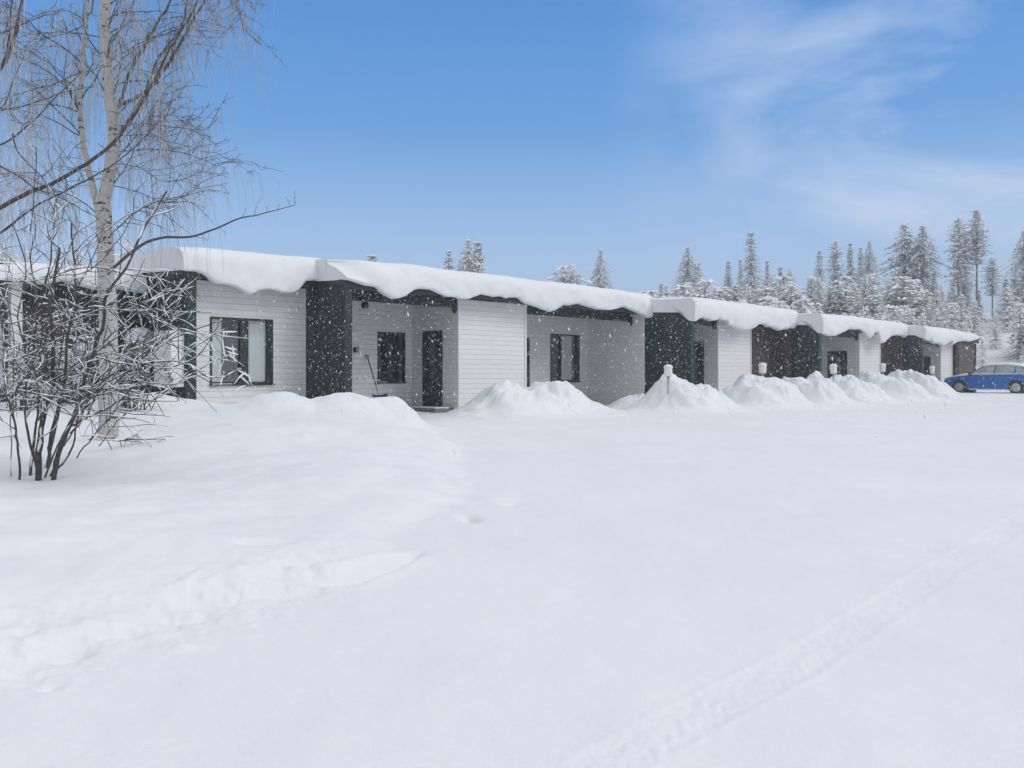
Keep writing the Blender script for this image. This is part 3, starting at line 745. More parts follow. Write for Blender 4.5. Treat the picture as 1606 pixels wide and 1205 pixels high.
# roof + bonnet snow
m=MB()
top=[(.22,1.39),(-.1,1.46),(-.9,1.47),(-1.5,1.37)]
sec=[(.30,1.36),(.15,1.47),(-.15,1.55),(-.85,1.57),(-1.35,1.49),(-1.62,1.30),(-1.45,1.35),(-.9,1.445),(-.1,1.438),(.2,1.38)]
extr(m,sec,[(-.66,.96,.5),(-.60,1,.9),(-.4,1,1),(0,1.0,1.02),(.4,1,1),(.60,1,.9),(.66,.96,.5)])
m.build('roof_snow',SNOWC,car,smooth=True)
m=MB(); sec=[(2.10,.60),(2.08,.73),(1.75,.88),(1.2,.99),(.93,1.03),(.93,.925),(1.2,.89),(1.75,.79)]
extr(m,sec,[(-.80,.97,.6),(-.72,1,1),(0,1.0,1.08),(.72,1,1),(.80,.97,.6)]); m.build('bonnet_snow',SNOWC,car,smooth=True)
m=MB(); m.box(-1.9,.9,.765,.80,.955,1.02); m.box(-1.9,.9,-.80,-.765,.955,1.02); m.build('sill_snow',SNOWC,car,bevel=.02)
for sx,nmw in ((fwX,1),(rwX,1)):
    for sy in (-1,1):
        m=MB(); y=sy*.76
        m.lathe([(.20,-.10),(R_-.02,-.10),(R_,-.06),(R_,.06),(R_-.02,.10),(.20,.10)],(sx,y,R_),26,axis='y')
        wv=m.build('wheel',TYRE,car,smooth=False)
        m=MB(); yy=y+sy*.102
        m.lathe([(.205,-.012),(.22,0),(.205,.012)],(sx,yy-sy*.01,R_),26,axis='y')
        for k in range(5):
            a=2*math.pi*k/5+.3
            c_,s2=math.cos(a),math.sin(a); px,pz=-s2*.03,c_*.03
            q=[(sx+px,yy,R_+pz),(sx-px,yy,R_-pz),(sx+c_*.205-px*.8,yy,R_+s2*.205-pz*.8),(sx+c_*.205+px*.8,yy,R_+s2*.205+pz*.8)]
            m.hexa([(p[0],p[1]-.012,p[2]) for p in q]+[(p[0],p[1]+.012,p[2]) for p in q])
        m.lathe([(.045,-.018),(.045,.018)],(sx,yy,R_),12,axis='y')
        m.build('rim',RIM,wv)
        m=MB(); m.lathe([(.36,-.12),(.36,.10)],(sx,sy*.70,R_+.01),20,axis='y'); m.build('wheel_well',BLACK,wv)
for sy in (-1,1):
    m=MB(); m.hexa([(1.98,sy*.60,.56),(1.98,sy*.86,.56),(1.80,sy*.875,.60),(2.1,sy*.6,.56),(1.98,sy*.60,.68),(1.95,sy*.86,.68),(1.78,sy*.872,.70),(2.05,sy*.6,.68)]); m.build('headlight',PLAST,car)
    m=MB(); m.box(.70,.86,sy*.80 if sy>0 else -.98,.98 if sy>0 else -.80,.96,1.08); m.build('wing_mirror',BLACK,car,bevel=.03)
    m=MB(); m.box(-2.11,-2.0,min(sy*.6,sy*.85),max(sy*.6,sy*.85),.72,.92); m.build('tail_light',simple('red_lens',(.4,.02,.02),.3),car,bevel=.02)
    m=MB(); 
    for x in (.82,-.25,-1.15): m.box(x,x+.008,min(sy*.868,sy*.874),max(sy*.868,sy*.874),.25,.93)
    m.build('door_seam',BLACK,car)
m=MB(); m.box(-1.0,.85,.875,.90,.17,.22); m.box(-1.0,.85,-.90,-.875,.17,.22); m.build('side_skirt_snow',SNOWC,car,bevel=.01)

# ------------------------------------------------------------------ small grey hut and pole on the right
hp=W(1655,572,62); 
hut=empty('garden_shed',(hp.x,hp.y,gz(hp.x,hp.y)),.25,'small grey shed with a thick snow roof beyond the blue car','shed')
m=MB(); m.box(-2.2,4,-1.2,1.2,-.3,1.35); m.build('walls',simple('grey_wall',(.28,.28,.30),.8,.1),hut)
m=MB(); m.box(-1.05,-.35,-1.22,-1.19,-.2,1.15); m.build('door',simple('grey_door',(.12,.12,.13),.8,.1),hut)
m=MB(); m.box(-2.4,4.2,-1.45,1.45,1.352,1.47); m.build('roof',DARK,hut)
m=MB(); m.box(-2.45,4.2,-1.5,1.5,1.472,2.15); m.build('roof_snow',SNOWR,hut,bevel=.3)
pp=W(1497,517,78)
po=empty('utility_pole',(pp.x,pp.y,gz(pp.x,pp.y)-.3),0,'bare grey utility pole standing among frosted spruces behind the end of the roof','pole')
H=EYE+(HY-444.5)/F*78-po.location.z
m=MB(); m.tube([(0,0,0),(.06,0,H*.6),(-.12,0,H)],[.17,.15,.12],10); m.build('shaft',simple('pole_wood',(.16,.15,.15),.9,.15),po,smooth=True)
m=MB(); m.lathe([(.13,0),(.14,.04),(.001,.09)],(-.12,0,H),10); m.build('cap',SNOWB,po)

# ------------------------------------------------------------------ trees
def conifer(h,r,seed,base=.06,shape='spruce',dens=1.0,mat=None,narrow=1.0,leaf=.40,cover=.75):
    rnd=random.Random(seed); m=MB(); tr=MB(); br=MB(); sn=MB()
    r=r*1.25
    bend=rnd.uniform(-.015,.015)*h
    tr.tube([(0,0,-.5),(bend*.3,0,h*.4),(bend,0,h*.97)],[.011*h+.04,.008*h+.03,.02],7)
    nl=int(h*2.1*dens)+6
    for k in range(nl):
        t=base+(1-base)*(k+rnd.random()*.7)/nl
        z=t*h
        if shape=='spruce': L_=r*(1-t)**.8*(.75+.5*rnd.random())+.18
        elif shape=='column': L_=r*min(1,(1-t)*3.2)*(.7+.5*rnd.random())*(.75+.25*math.sin(t*9+seed))+.15
        else:
            q=(t-base)/(1-base); L_=r*math.sin(math.pi*min(1,q*.80+.18))**.8*(.45+.75*rnd.random())
        nb=rnd.randint(5,7) if shape!='pine' else rnd.randint(3,5)
        a0=rnd.random()*6.28
        for b in range(nb):
            if rnd.random()<.10: continue
            a=a0+b*6.283/nb+rnd.uniform(-.35,.35)
            ll=L_*rnd.uniform(.6,1.12); up=(.12 if shape=='pine' else -.10)+rnd.uniform(-.12,.12); dr=-.32 if shape!='pine' else -.12
            n=max(3,int(ll/(leaf*.62)))
            c_,s2=math.cos(a),math.sin(a)
            if ll>.6: 
                e=ll*.9; br.tube([(bend*t,0,z),(c_*e+bend*t,s2*e,z+up*e+dr*e*e/ll*.9)],[.02+.006*ll,.008],3,cap=False)
            for i in range(n):
                q=(i+.6)/n; d=ll*q
                x=c_*d+bend*t; y=s2*d; zz=z+up*d+dr*d*q
                wd=leaf*(1.25-.75*q)*(1.2 if shape=='pine' else 1)
                if rnd.random()<cover:
                    l=leaf*rnd.uniform(.55,1.25); w=l*rnd.uniform(.45,.8); hh=l*rnd.uniform(.22,.42)
                    px,py,pz=x+rnd.gauss(0,wd*.35),y+rnd.gauss(0,wd*.35),zz+leaf*.22+rnd.gauss(0,.04)
                    dz=-.35*l
                    sn.add([(px-c_*l*.5,py-s2*l*.5,pz+.1*l),(px-s2*w*.5,py+c_*w*.5,pz),(px+c_*l*.6,py+s2*l*.6,pz+dz),(px+s2*w*.5,py-c_*w*.5,pz),(px,py,pz+hh),(px,py,pz-hh*.5)],
                           [(0,3,4),(3,2,4),(2,1,4),(1,0,4),(3,0,5),(2,3,5),(1,2,5),(0,1,5)])
                for j in range(2 if cover<1 else (1 if rnd.random()<.6 else 0)):
                    ox,oy,oz=(rnd.gauss(0,wd*.6) for _ in range(3))
                    aa=rnd.random()*6.28; ca,sa=math.cos(aa),math.sin(aa)
                    l=leaf*rnd.uniform(.7,1.5); w=l*rnd.uniform(.35,.6); tz=rnd.uniform(-.55,.15)
                    p=Vector((x+ox,y+oy,zz+oz*.45))
                    u_=Vector((ca,sa,tz)); v_=Vector((-sa,ca,rnd.uniform(-.3,.3)))
                    m.add([p-u_*l*.5,p+v_*w*.5-u_*.1*l,p+u_*l*.55,p-v_*w*.5],[(0,1,2,3)])
    return tr,br,m,sn
SNOWT=simple('snow_on_trees',(.90,.91,.93),.85,.05,2)
PROTO={}
def make_proto(key,**k):
    tr,br,m,sn=conifer(**{q:k[q] for q in k if q!='mat'})
    r={}
    for nme,mb,mt in (('trunk',tr,PTRUNK),('branches',br,PTRUNK),('foliage',m,k['mat']),('branch_snow',sn,SNOWT)):
        me=bpy.data.meshes.new(nme); me.from_pydata(mb.v,[],mb.f); me.materials.append(mt); me.update(); r[nme]=me
    PROTO[key]=(r,k['h'])
make_proto('spA',h=16,r=2.7,seed=1,mat=FROST,base=.04)
make_proto('spB',h=16,r=2.2,seed=2,mat=FROST,base=.08,shape='column')
make_proto('spC',h=14,r=2.4,seed=3,cover=1.0,mat=FROSTW,base=.03)
make_proto('col',h=17,r=1.7,seed=4,mat=FROST,base=.12,shape='column')
make_proto('pine',h=17,r=2.0,seed=5,mat=FROST,base=.55,shape='pine',dens=1.2)
make_proto('pine2',h=15,r=2.3,seed=6,mat=FROST,base=.42,shape='pine',dens=1.2)
make_proto('dark',h=10,r=2.2,seed=7,cover=.3,mat=FROSTD,base=.04)
make_proto('sm1',h=6,r=1.7,seed=8,cover=1.0,mat=FROSTW,base=.03,leaf=.3)
make_proto('sm2',h=7,r=1.5,seed=9,cover=1.0,mat=FROSTW,base=.05,leaf=.3)
make_proto('sm3',h=6.5,r=1.9,seed=10,cover=1.0,mat=FROSTW,base=.03,shape='pine',leaf=.34,dens=1.6)
make_proto('fat',h=13,r=3.3,seed=12,cover=1.0,mat=FROSTW,base=.12,shape='column')
make_proto('wide',h=17,r=3.4,seed=13,mat=FROST,base=.22,shape='column')
def tree(key,x,ytop,Z,label,name='spruce_tree',group='frosted trees behind the row house',rz=0,wide=1.0,sink=.3):
    me,h=PROTO[key]; p=W(x,ytop,Z); g=gz(p.x,p.y)-sink
    s=(p.z-g)/h
    o=empty(name,(p.x,p.y,g),rz,label,'tree',group)
    o.scale=(s*wide,s*wide,s)
    for nme in ('trunk','branches','foliage','branch_snow'):
        c=bpy.data.objects.new(nme,me[nme]); C.objects.link(c); c.parent=o
    return o
T=[ # key,x,ytop,Z,label,name,wide
('col',584,399,70,'tip of a frosted tree just showing above the roof snow, furthest left on the skyline','spruce_tree',1.3),
('spA',703,393,72,'slim frosted spruce top above the roof, left neighbour of the broad tree pair','spruce_tree',.8),
('wide',735,376,72,'broad frosted tree above the middle of the roof, left one of the pair','spruce_tree',.75),
('col',750,378,73,'frosted tree above the middle of the roof, right one of the broad pair','spruce_tree',1.1),
('sm3',884,419,75,'small frosted bushy tree top above the roof left of the rounder crown','spruce_tree',1.1),
('fat',899,416,75,'rounder frosted crown above the roof just left of the pointed spruce','birch_tree',.8),
('wide',941,391,76,'lone pointed frosted spruce above the roof left of the forest','spruce_tree',.62),
('spA',1036,445,88,'small frosted spruce tip at the left end of the forest','spruce_tree',1),
('wide',1079,388,86,'full frosted spruce, tallest at the left part of the forest','spruce_tree',.8),
('spA',1094,412,88,'frosted spruce just right of and lower than the full one','spruce_tree',1),
('spA',1141,409,87,'pointed frosted spruce between the full spruce and the tall slender one','spruce_tree',.8),
('spA',1162,407,90,'frosted spruce standing close left of the tall slender one','spruce_tree',.7),
('spA',1179,365,86,'tall slender frosted spruce with a sharp tip, left half of the forest','spruce_tree',.85),
('col',1204,409,88,'narrow darker spruce right of the tall sharp-tipped one','spruce_tree',.8),
('dark',1224,418,90,'short narrow dark tree tip in the gap of the skyline','spruce_tree',.6),
('fat',1239,421,88,'frosted rounded crown right of the narrow dark tip','birch_tree',.7),
('spA',1284,393,84,'frosted spruce at the left of the group of four tall trees','spruce_tree',.8),
('pine2',1309,378.5,85,'frosted pine with an open trunk, second in the group of tall trees','pine_tree',.75),
('col',1333.6,381,84,'narrow dark-stemmed spruce, third in the group of tall trees','spruce_tree',.8),
('col',1349,388,87,'narrow spruce half hidden between two taller ones','spruce_tree',.8),
('wide',1364,378,84,'frosted tree at the right edge of the group, beside the gap of sky','spruce_tree',.6),
('wide',1419,352,80,'massive frosted tree, left one of the broad twin crowns','spruce_tree',.95),
('wide',1446,354,79,'massive frosted tree with a visible dark trunk, right one of the broad twin crowns','pine_tree',.85),
('col',1465,420,84,'lower frosted tree leaning on the right side of the twin crowns','spruce_tree',1),
('pine2',1503,343,78,'tall narrow pine with a two-lobed top, left of the very tallest pine','pine_tree',.75),
('col',1513,365,79,'dark narrow spruce pressed against the trunk of the tall pine','spruce_tree',.75),
('pine',1532,330.6,78,'tallest pine of the forest with a long bare trunk','pine_tree',.85),
('pine2',1556.6,405,80,'small pine with a layered crown standing alone right of the tallest pine','pine_tree',.95),
('dark',1577,437,84,'short dark green spruce at the edge of the snow slope','spruce_tree',1),
('dark',1592,430,80,'dark green spruce clump behind the right edge tree','spruce_tree',1.1),
('wide',1606,362,76,'big frosted spruce cut by the right edge of the picture','spruce_tree',.75),
('sm2',1541,519,60,'young snowy tree right beside the end wall of the row house','spruce_tree',.7),
('sm2',1561,492,66,'young snowy tree on the open slope behind the blue car','spruce_tree',1),
('sm1',1600,474,62,'young snow-covered tree on the slope at the right edge','spruce_tree',1),
('sm1',1528,470,72,'snow-covered young spruce right of the utility pole','spruce_tree',.9),
('sm3',1580,452,74,'pale snow-laden young pine below the dark spruces','pine_tree',.9),
('fat',1408,425,82,'pale frosted tree filling the foot of the broad twin crowns','spruce_tree',.8),
('dark',1535,455,80,'dark low spruce at the foot of the tallest pine','spruce_tree',.7),
('dark',1512,430,82,'dark undergrowth spruce below the tall narrow pine','spruce_tree',.8),
]
rnd=random.Random(77)
for i,(k,x,y,Z,lab,nme,wd) in enumerate(T):
    tree(k,x,y,Z,lab,nme,rz=rnd.random()*6.28,wide=wd*(1.05 if 'pine' in k else 1.22))
GL='small frost-covered spruce in the dense pale rows behind the roof on the right'
for i in range(58):
    x=1002+ (1510-1002)*(i+rnd.random())/58
    f=(x-1002)/508
    yt=453-12*math.sin(f*3.1)-6*f+rnd.uniform(-9,16)
    if 1368<x<1392: yt+=16
    o=tree(rnd.choice(['spC','sm1','sm2','sm3','spC','sm1']),x,yt+rnd.choice([0,0,14]),rnd.uniform(68,80),GL,'spruce_tree','small frosted spruces in the forest edge',rz=rnd.random()*6.28,wide=rnd.uniform(1.2,1.9))
for i in range(26):
    x=1120+ (1500-1120)*(i+rnd.random())/26
    yt=472+rnd.uniform(-10,14)+14*(x-1120)/380
    tree(rnd.choice(['sm1','sm2','sm3']),x,yt,rnd.uniform(60,66),GL,'spruce_tree','small frosted spruces in the forest edge',rz=rnd.random()*6.28,wide=rnd.uniform(.9,1.3))
# pale frosted wood behind the left end
for i,(x,y) in enumerate([(-60,395),(-20,330),(10,372),(45,385),(85,392),(120,380),(200,372),(240,383),(270,390)]):
    labs=['frosted tree far left, outermost','tall frosted tree behind the left end of the roof','frosted crown left of the thin stem','frosted tree between two shrub stems',
      'low frosted tree left of the birch trunk','frosted tree directly left of the birch trunk','pale frosted tree right of the birch trunk above the roof','low frosted tree above the roof near the birch','lowest frosted tree top beside the bare branch']
    tree(['fat','spC','fat'][i%3],x,y+10,58+i,labs[i],'birch_tree','frosted trees behind the left end of the roof',rz=i,wide=1.1)

# ------------------------------------------------------------------ birches and shrubs
def wig(pts,n,amp,rnd):
    """resample polyline, add smooth wobble"""
    P=[Vector(p) for p in pts]; ls=[0]
    for a,b in zip(P[:-1],P[1:]): ls.append(ls[-1]+(b-a).length)
    out=[]; off=Vector((0,0,0)); 
    for i in range(n+1):
        t=ls[-1]*i/n; k=0
        while k<len(ls)-2 and ls[k+1]<t: k+=1
        q=(t-ls[k])/max(1e-6,ls[k+1]-ls[k])
        p0=P[max(k-1,0)];p1=P[k];p2=P[k+1];p3=P[min(k+2,len(P)-1)]
        p=.5*((2*p1)+(-p0+p2)*q+(2*p0-5*p1+4*p2-p3)*q*q+(-p0+3*p1-3*p2+p3)*q**3)
        if 0<i: off=off*.75+Vector((rnd.gauss(0,amp),rnd.gauss(0,amp),rnd.gauss(0,amp)))
        out.append(p+off)
    return out
def taper(n,r0,r1,p=1.): return [r0+(r1-r0)*(i/n)**p for i in range(n+1)]
def snow_on(m,pts,rads,rnd,share=.75,thick=1.0):
    """lumpy strips of snow lying on the upper side of a branch"""
    n=len(pts); i=0
    while i<n-1:
        ln=rnd.randint(1,3)
        if rnd.random()<share:
            seg=pts[i:min(n,i+ln+1)]; rr=rads[i:i+len(seg)]
            if len(seg)>=2:
                d=(seg[-1]-seg[0]); steep=abs(d.normalized().z) if d.length>1e-6 else 1
                if steep<.93:
                    k=[ (r*.60+.0032)*thick*rnd.uniform(.8,1.35)*(1-.5*steep) for r in rr]; k[0]*=.5; k[-1]*=.5
                    m.tube([p+Vector((0,0,r*.75+kk*.35)) for p,r,kk in zip(seg,rr,k)],k,5)
        i+=ln

def hang(m,p,L_,rnd,r=.0032,drift=None):
    n=6; pts=[p]; d=Vector((rnd.gauss(0,.45),rnd.gauss(0,.45),-.25)); 
    if drift: d+=drift
    q=p.copy()
    for i in range(n):
        d=(d*.62+Vector((rnd.gauss(0,.17),rnd.gauss(0,.17),-.62))).normalized()
        q=q+d*(L_/n); pts.append(q.copy())
    m.tube(pts,taper(n,r,r*.55),3,cap=False)
    return pts
# main birch
rb=random.Random(5)
bb=W(171,694,12.2)
birch=empty('birch_tree',(bb.x,bb.y,gz(bb.x,bb.y)),0,'tall birch with a forked pale trunk and drooping frosty twigs in the left foreground','tree')
def loc(p): return Vector(p)-birch.location
Zb=12.2
st1=[W(170,715,Zb),W(172,640,Zb),W(171,560,Zb),W(168,480,Zb),W(165,400,Zb),W(163,350,Zb),W(160,310,Zb)]
st1=wig(st1,22,.004,rb)
right=[W(160,330,Zb),W(168,285,Zb),W(174,240,Zb-.1),W(178,205,Zb-.15),W(172,150,Zb-.2),(W(167,80,Zb-.2)),(W(166,0,Zb-.2)),W(172,-120,Zb-.1),W(168,-240,Zb),W(175,-380,Zb)]
right=wig(right,34,.006,rb)
left=[W(158,345,Zb),W(148,300,Zb),W(138,262,Zb+.05),W(130,220,Zb+.1),W(128,160,Zb+.15),W(131,100,Zb+.2),W(136,0,Zb+.2),W(130,-120,Zb+.2),W(133,-230,Zb+.2)]
left=wig(left,30,.006,rb)
m=MB(); 
m.tube([loc(p) for p in st1],[.165,.145]+[.136-.030*i/20 for i in range(21)],14)
m.tube([loc(p) for p in right],taper(34,.092,.030,1.0),12)
m.tube([loc(p) for p in left],taper(30,.050,.016,.8),10)
m.build('trunk',BIRCH,birch,smooth=True)
limbs=MB(); twd=MB(); twf=MB(); snw=MB()
def limb(p,dirv,L_,r0,depth,rnd,droop=.25,frost=True,T_limbs=limbs,T_tw=twd,T_fr=twf,hangL=(.5,1.3),sub=4,hangd=3.0):
    n=max(4,int(L_/.16)); d=Vector(dirv).normalized(); q=Vector(p); pts=[q.copy()]
    for i in range(n):
        t=i/n
        d=(d+Vector((rnd.gauss(0,.17),rnd.gauss(0,.15),rnd.gauss(0,.13)-droop*t*.35))).normalized()
        q=q+d*(L_/n); pts.append(q.copy())
    rr=taper(n,r0,max(.0028,r0*.22))
    (T_limbs if r0>.007 else T_tw).tube(pts,rr,5 if r0>.01 else 4,cap=False)
    if depth>0:
        for k in range(sub+int(L_*1.5)):
            i=rnd.randint(int(n*.2),n); a=rnd.choice([-1,1])*rnd.uniform(.45,1.1)
            dd=(pts[min(i,n)]-pts[max(i-1,0)]).normalized()
            ax=Vector((rnd.gauss(0,1),rnd.gauss(0,1),rnd.gauss(0,1))).normalized()
            nd=Matrix.Rotation(a,3,ax)@dd
            limb(pts[i],nd,L_*rnd.uniform(.22,.5),max(.004,rr[i]*.5),depth-1,rnd,droop*1.3,frost,T_limbs,T_tw,T_fr,hangL,sub,hangd)
    if frost:
        for k in range(int(L_*hangd)+1):
            i=rnd.randint(int(n*.35),n)
            hang(T_fr,pts[i],rnd.uniform(*hangL),rnd)
    # knobby short spurs
    for k in range(int(L_*11)):
        i=rnd.randint(1,n); v=Vector((rnd.gauss(0,1),rnd.gauss(0,1),rnd.gauss(0,.8))).normalized()*rnd.uniform(.03,.09)
        T_tw.tube([pts[i],pts[i]+v],[.0035,.002],3,cap=False)
    return pts
# traced strong limbs on the right
for tr,r0 in [([(185,170),(200,120),(225,75),(248,35),(268,0),(290,-60)],.030),
              ([(186,165),(215,152),(240,130),(270,90),(300,35),(320,0),(345,-70)],.028),
              ([(178,222),(205,185),(230,140),(250,90),(285,40),(300,-30)],.024),
              ([(165,262),(205,225),(225,190),(255,150)],.012),
              ([(170,240),(230,235),(290,240),(340,260)],.010),
              ([(165,375),(205,340),(240,318),(300,305)],.011),
              ([(166,300),(190,275),(215,230),(245,195)],.010),
              ([(176,200),(220,195),(280,200),(325,205)],.009),
              ([(172,130),(210,95),(255,50),(330,30)],.010),
              ([(160,345),(120,310),(60,290),(0,272)],.010),
              ([(268,0),(300,-45),(340,-30),(368,5),(382,45)],.010),([(290,-60),(330,-75),(368,-40),(384,10)],.009),([(230,-60),(300,-110),(350,-70),(375,-20)],.009),
              ([(172,255),(215,262),(262,285),(318,268)],.008),([(176,215),(225,212),(270,222),(318,236)],.008),([(168,290),(215,300),(262,320),(306,298)],.008),
              ([(170,250),(205,205),(250,180),(300,188)],.008),
              ([(132,110),(90,130),(40,145),(-20,160)],.010),
              ([(130,40),(95,55),(40,60),(0,20)],.008),
              ([(165,60),(120,52),(60,52),(20,60)],.008)]:
    n=len(tr)*4; zz=rb.uniform(-.5,.4)
    pts=wig([W(x,y,Zb+zz*i/len(tr)) for i,(x,y) in enumerate(tr)],n,.006,rb)
    rr=taper(n,r0,r0*.35); limbs.tube(pts,rr,6,cap=False)
    for i in range(int(n*.25),n+1,1):
        dd=(pts[min(i,n)]-pts[max(i-1,0)]).normalized()
        for _q in range(1 if rb.random()<.85 else 0):
            ax=Vector((rb.gauss(0,.5),1,rb.gauss(0,.5))).normalized()
            nd=Matrix.Rotation(rb.choice([-1,1])*rb.uniform(.5,1.1),3,ax)@dd
            limb(pts[i],nd,rb.uniform(.25,.75),.0065,1,rb,.3,True,hangL=(.25,.8),sub=2,hangd=1.1)
        if rb.random()<.65: hang(twf,pts[i],rb.uniform(.5,1.6),rb)
# crown above and round the trunk
for P,cnt in ((right,34),(left,20)):
    for k in range(cnt):
        i=int(len(P)*rb.uniform(.22,.98)); 
        a=rb.uniform(-.9,.9) if P is right else rb.uniform(1.6,4.4)
        if rb.random()<.3: a=rb.random()*6.28
        L_=rb.uniform(.6,1.25)*(1.0+.5*(i/len(P)))
        limb(P[min(i,len(P)-1)],(math.cos(a),math.sin(a)*.8,rb.uniform(.35,1.1)),L_,.012,1,rb,.45,True,hangL=(.6,1.9),sub=3,hangd=4)
# long bare branch that reaches right above the roof
tr=[(262,372),(300,372),(330,362),(370,345),(410,336),(440,328),(462,322)]
pts=wig([W(x,y,11.6) for x,y in tr],22,.003,rb); limbs.tube(pts,taper(22,.017,.004),6,cap=False)
for i in (6,9,13,15,17,19,21,22):
    limb(pts[i],(rb.uniform(-.2,.6),.2,rb.choice([.8,-.7])),rb.uniform(.1,.25),.004,0,rb,.3,False)
tr=[(168,430),(200,400),(235,378),(262,372)]
pts=wig([W(x,y,11.9) for x,y in tr],10,.004,rb); limbs.tube(pts,taper(10,.024,.017),6,cap=False)
o=limbs.build('limbs',LIMB,birch,smooth=True,xf=loc); twd.build('brown_twigs',TWIGD,birch,xf=loc); twf.build('frosted_twigs',TWIG,birch,xf=loc)

# second birch outside the left edge, its limbs hang into the picture
r2=random.Random(9)
b2=W(-60,720,9.0)
bir2=empty('birch_tree',(b2.x,b2.y,gz(b2.x,b2.y)),0,'birch at the left edge whose dark limbs cross the upper left corner','tree')
loc2=lambda p:Vector(p)-bir2.location
l2=MB(); d2=MB(); f2=MB()
m=MB(); m.tube([loc2(p) for p in wig([W(-60,740,9),W(-55,500,9),W(-60,330,9),W(-75,150,9),W(-70,-100,9)],26,.006,r2)],taper(26,.11,.05),12); m.build('trunk',BIRCH,bir2,smooth=True)
for tr,r0,ex in [([(-60,350),(0,326),(45,302),(90,283),(132,258),(170,232),(205,192),(240,130),(262,85),(300,20),(330,-40)],.026,1),
              ([(-60,400),(0,368),(40,335),(90,306),(150,275),(200,240),(250,190)],.014,1),
              ([(-60,150),(0,105),(20,70),(30,30),(40,-30)],.032,1),
              ([(-30,140),(5,95),(14,50),(17,0),(18,-40)],.014,1),
              ([(-60,200),(0,170),(20,125),(38,88)],.010,1),
              ([(-60,240),(0,227),(45,195),(90,150),(125,118)],.012,1),
              ([(-60,190),(0,174),(60,160),(100,145),(150,138)],.010,1),
              ([(-40,60),(0,50),(50,32),(95,18)],.009,1),
              ([(-40,30),(0,52),(35,38),(60,30)],.007,1),
              ([(0,260),(40,285),(62,300),(95,310),(140,335)],.010,0),
              ([(20,210),(30,240),(70,285),(100,330),(125,370)],.008,0)]:
    n=len(tr)*4; 
    pts=wig([W(x,y,9.0-.3*i/len(tr)) for i,(x,y) in enumerate(tr)],n,.004,r2)
    rr=taper(n,r0,r0*.3); l2.tube(pts,rr,7,cap=False)
    for i in range(int(n*.3),n+1):
        if r2.random()<.38:
            limb(pts[i],(r2.gauss(0,.6),r2.gauss(0,.6),r2.gauss(.1,.6)),r2.uniform(.2,.6),.005,1,r2,.3,True,l2,d2,f2,(.2,.7),2,1.2)
        if r2.random()<.5: hang(f2,pts[i],r2.uniform(.3,.9),r2)
for k in range(90):   # drooping fringe low on the left
    p=W(r2.uniform(-20,75),r2.uniform(180,330),r2.uniform(9,12)); hang(f2,p,r2.uniform(.5,1.4),r2)
l2.build('limbs',LIMB,bir2,smooth=True,xf=loc2); d2.build('brown_twigs',TWIGD,bir2,xf=loc2); f2.build('frosted_twigs',TWIG,bir2,xf=loc2)

# thick shrub at the left
r3=random.Random(14)
b3=W(66,742,8.2)
shrub=empty('willow_shrub',(b3.x,b3.y,gz(b3.x,b3.y)),0,'thick leafless shrub with many dark stems and snow on its branches at the lower left','shrub')
loc3=lambda p:Vector(p)-shrub.location
S=MB(); Tw=MB(); SN=MB()
stems=[([(18,770),(18,700),(17,640),(22,560),(12,470)],.007,8.0),
 ([(31,765),(29,720),(27,675),(18,634),(8,580),(2,520),(-8,440)],.016,7.8),
 ([(46,765),(50,720),(57,670),(62,620),(70,560),(66,480),(80,400),(86,330)],.020,8.3),
 ([(60,765),(62,715),(67,667),(73,637),(82,600),(84,540),(78,470),(92,390)],.040,8.2),
 ([(70,760),(76,715),(84,660),(93,630),(103,600),(108,540),(118,470),(120,410),(112,350)],.028,8.3),
 ([(84,755),(96,701),(110,670),(122,642),(128,615),(148,545),(163,505),(172,460),(205,405),(225,360),(262,300)],.032,8.1),
 ([(78,750),(88,715),(100,680),(112,655),(150,600),(190,560),(250,512),(302,487)],.016,7.9),
 ([(112,668),(149,650),(179,636),(205,615),(235,590),(275,560)],.014,7.9),
 ([(90,735),(112,700),(125,650),(190,590),(240,543),(305,503)],.014,8.0),
 ([(70,750),(98,690),(140,620),(215,560),(270,530),(345,502)],.012,7.8),
 ([(58,752),(48,700),(40,640),(46,570),(30,500),(42,420),(20,350)],.018,8.4),
 ([(100,700),(135,640),(165,590),(205,545),(232,500),(262,470),(300,448)],.010,8.2),
 ([(60,660),(100,600),(150,555),(220,500),(262,478)],.010,8.0),
 ([(40,660),(80,600),(130,560),(180,520),(240,470),(290,440)],.009,8.3),
 ([(66,750),(90,650),(92,560),(110,480),(140,420),(160,370)],.014,8.5),
 ([(50,750),(66,640),(52,560),(60,470),(48,400),(54,320),(58,230)],.016,8.7)]
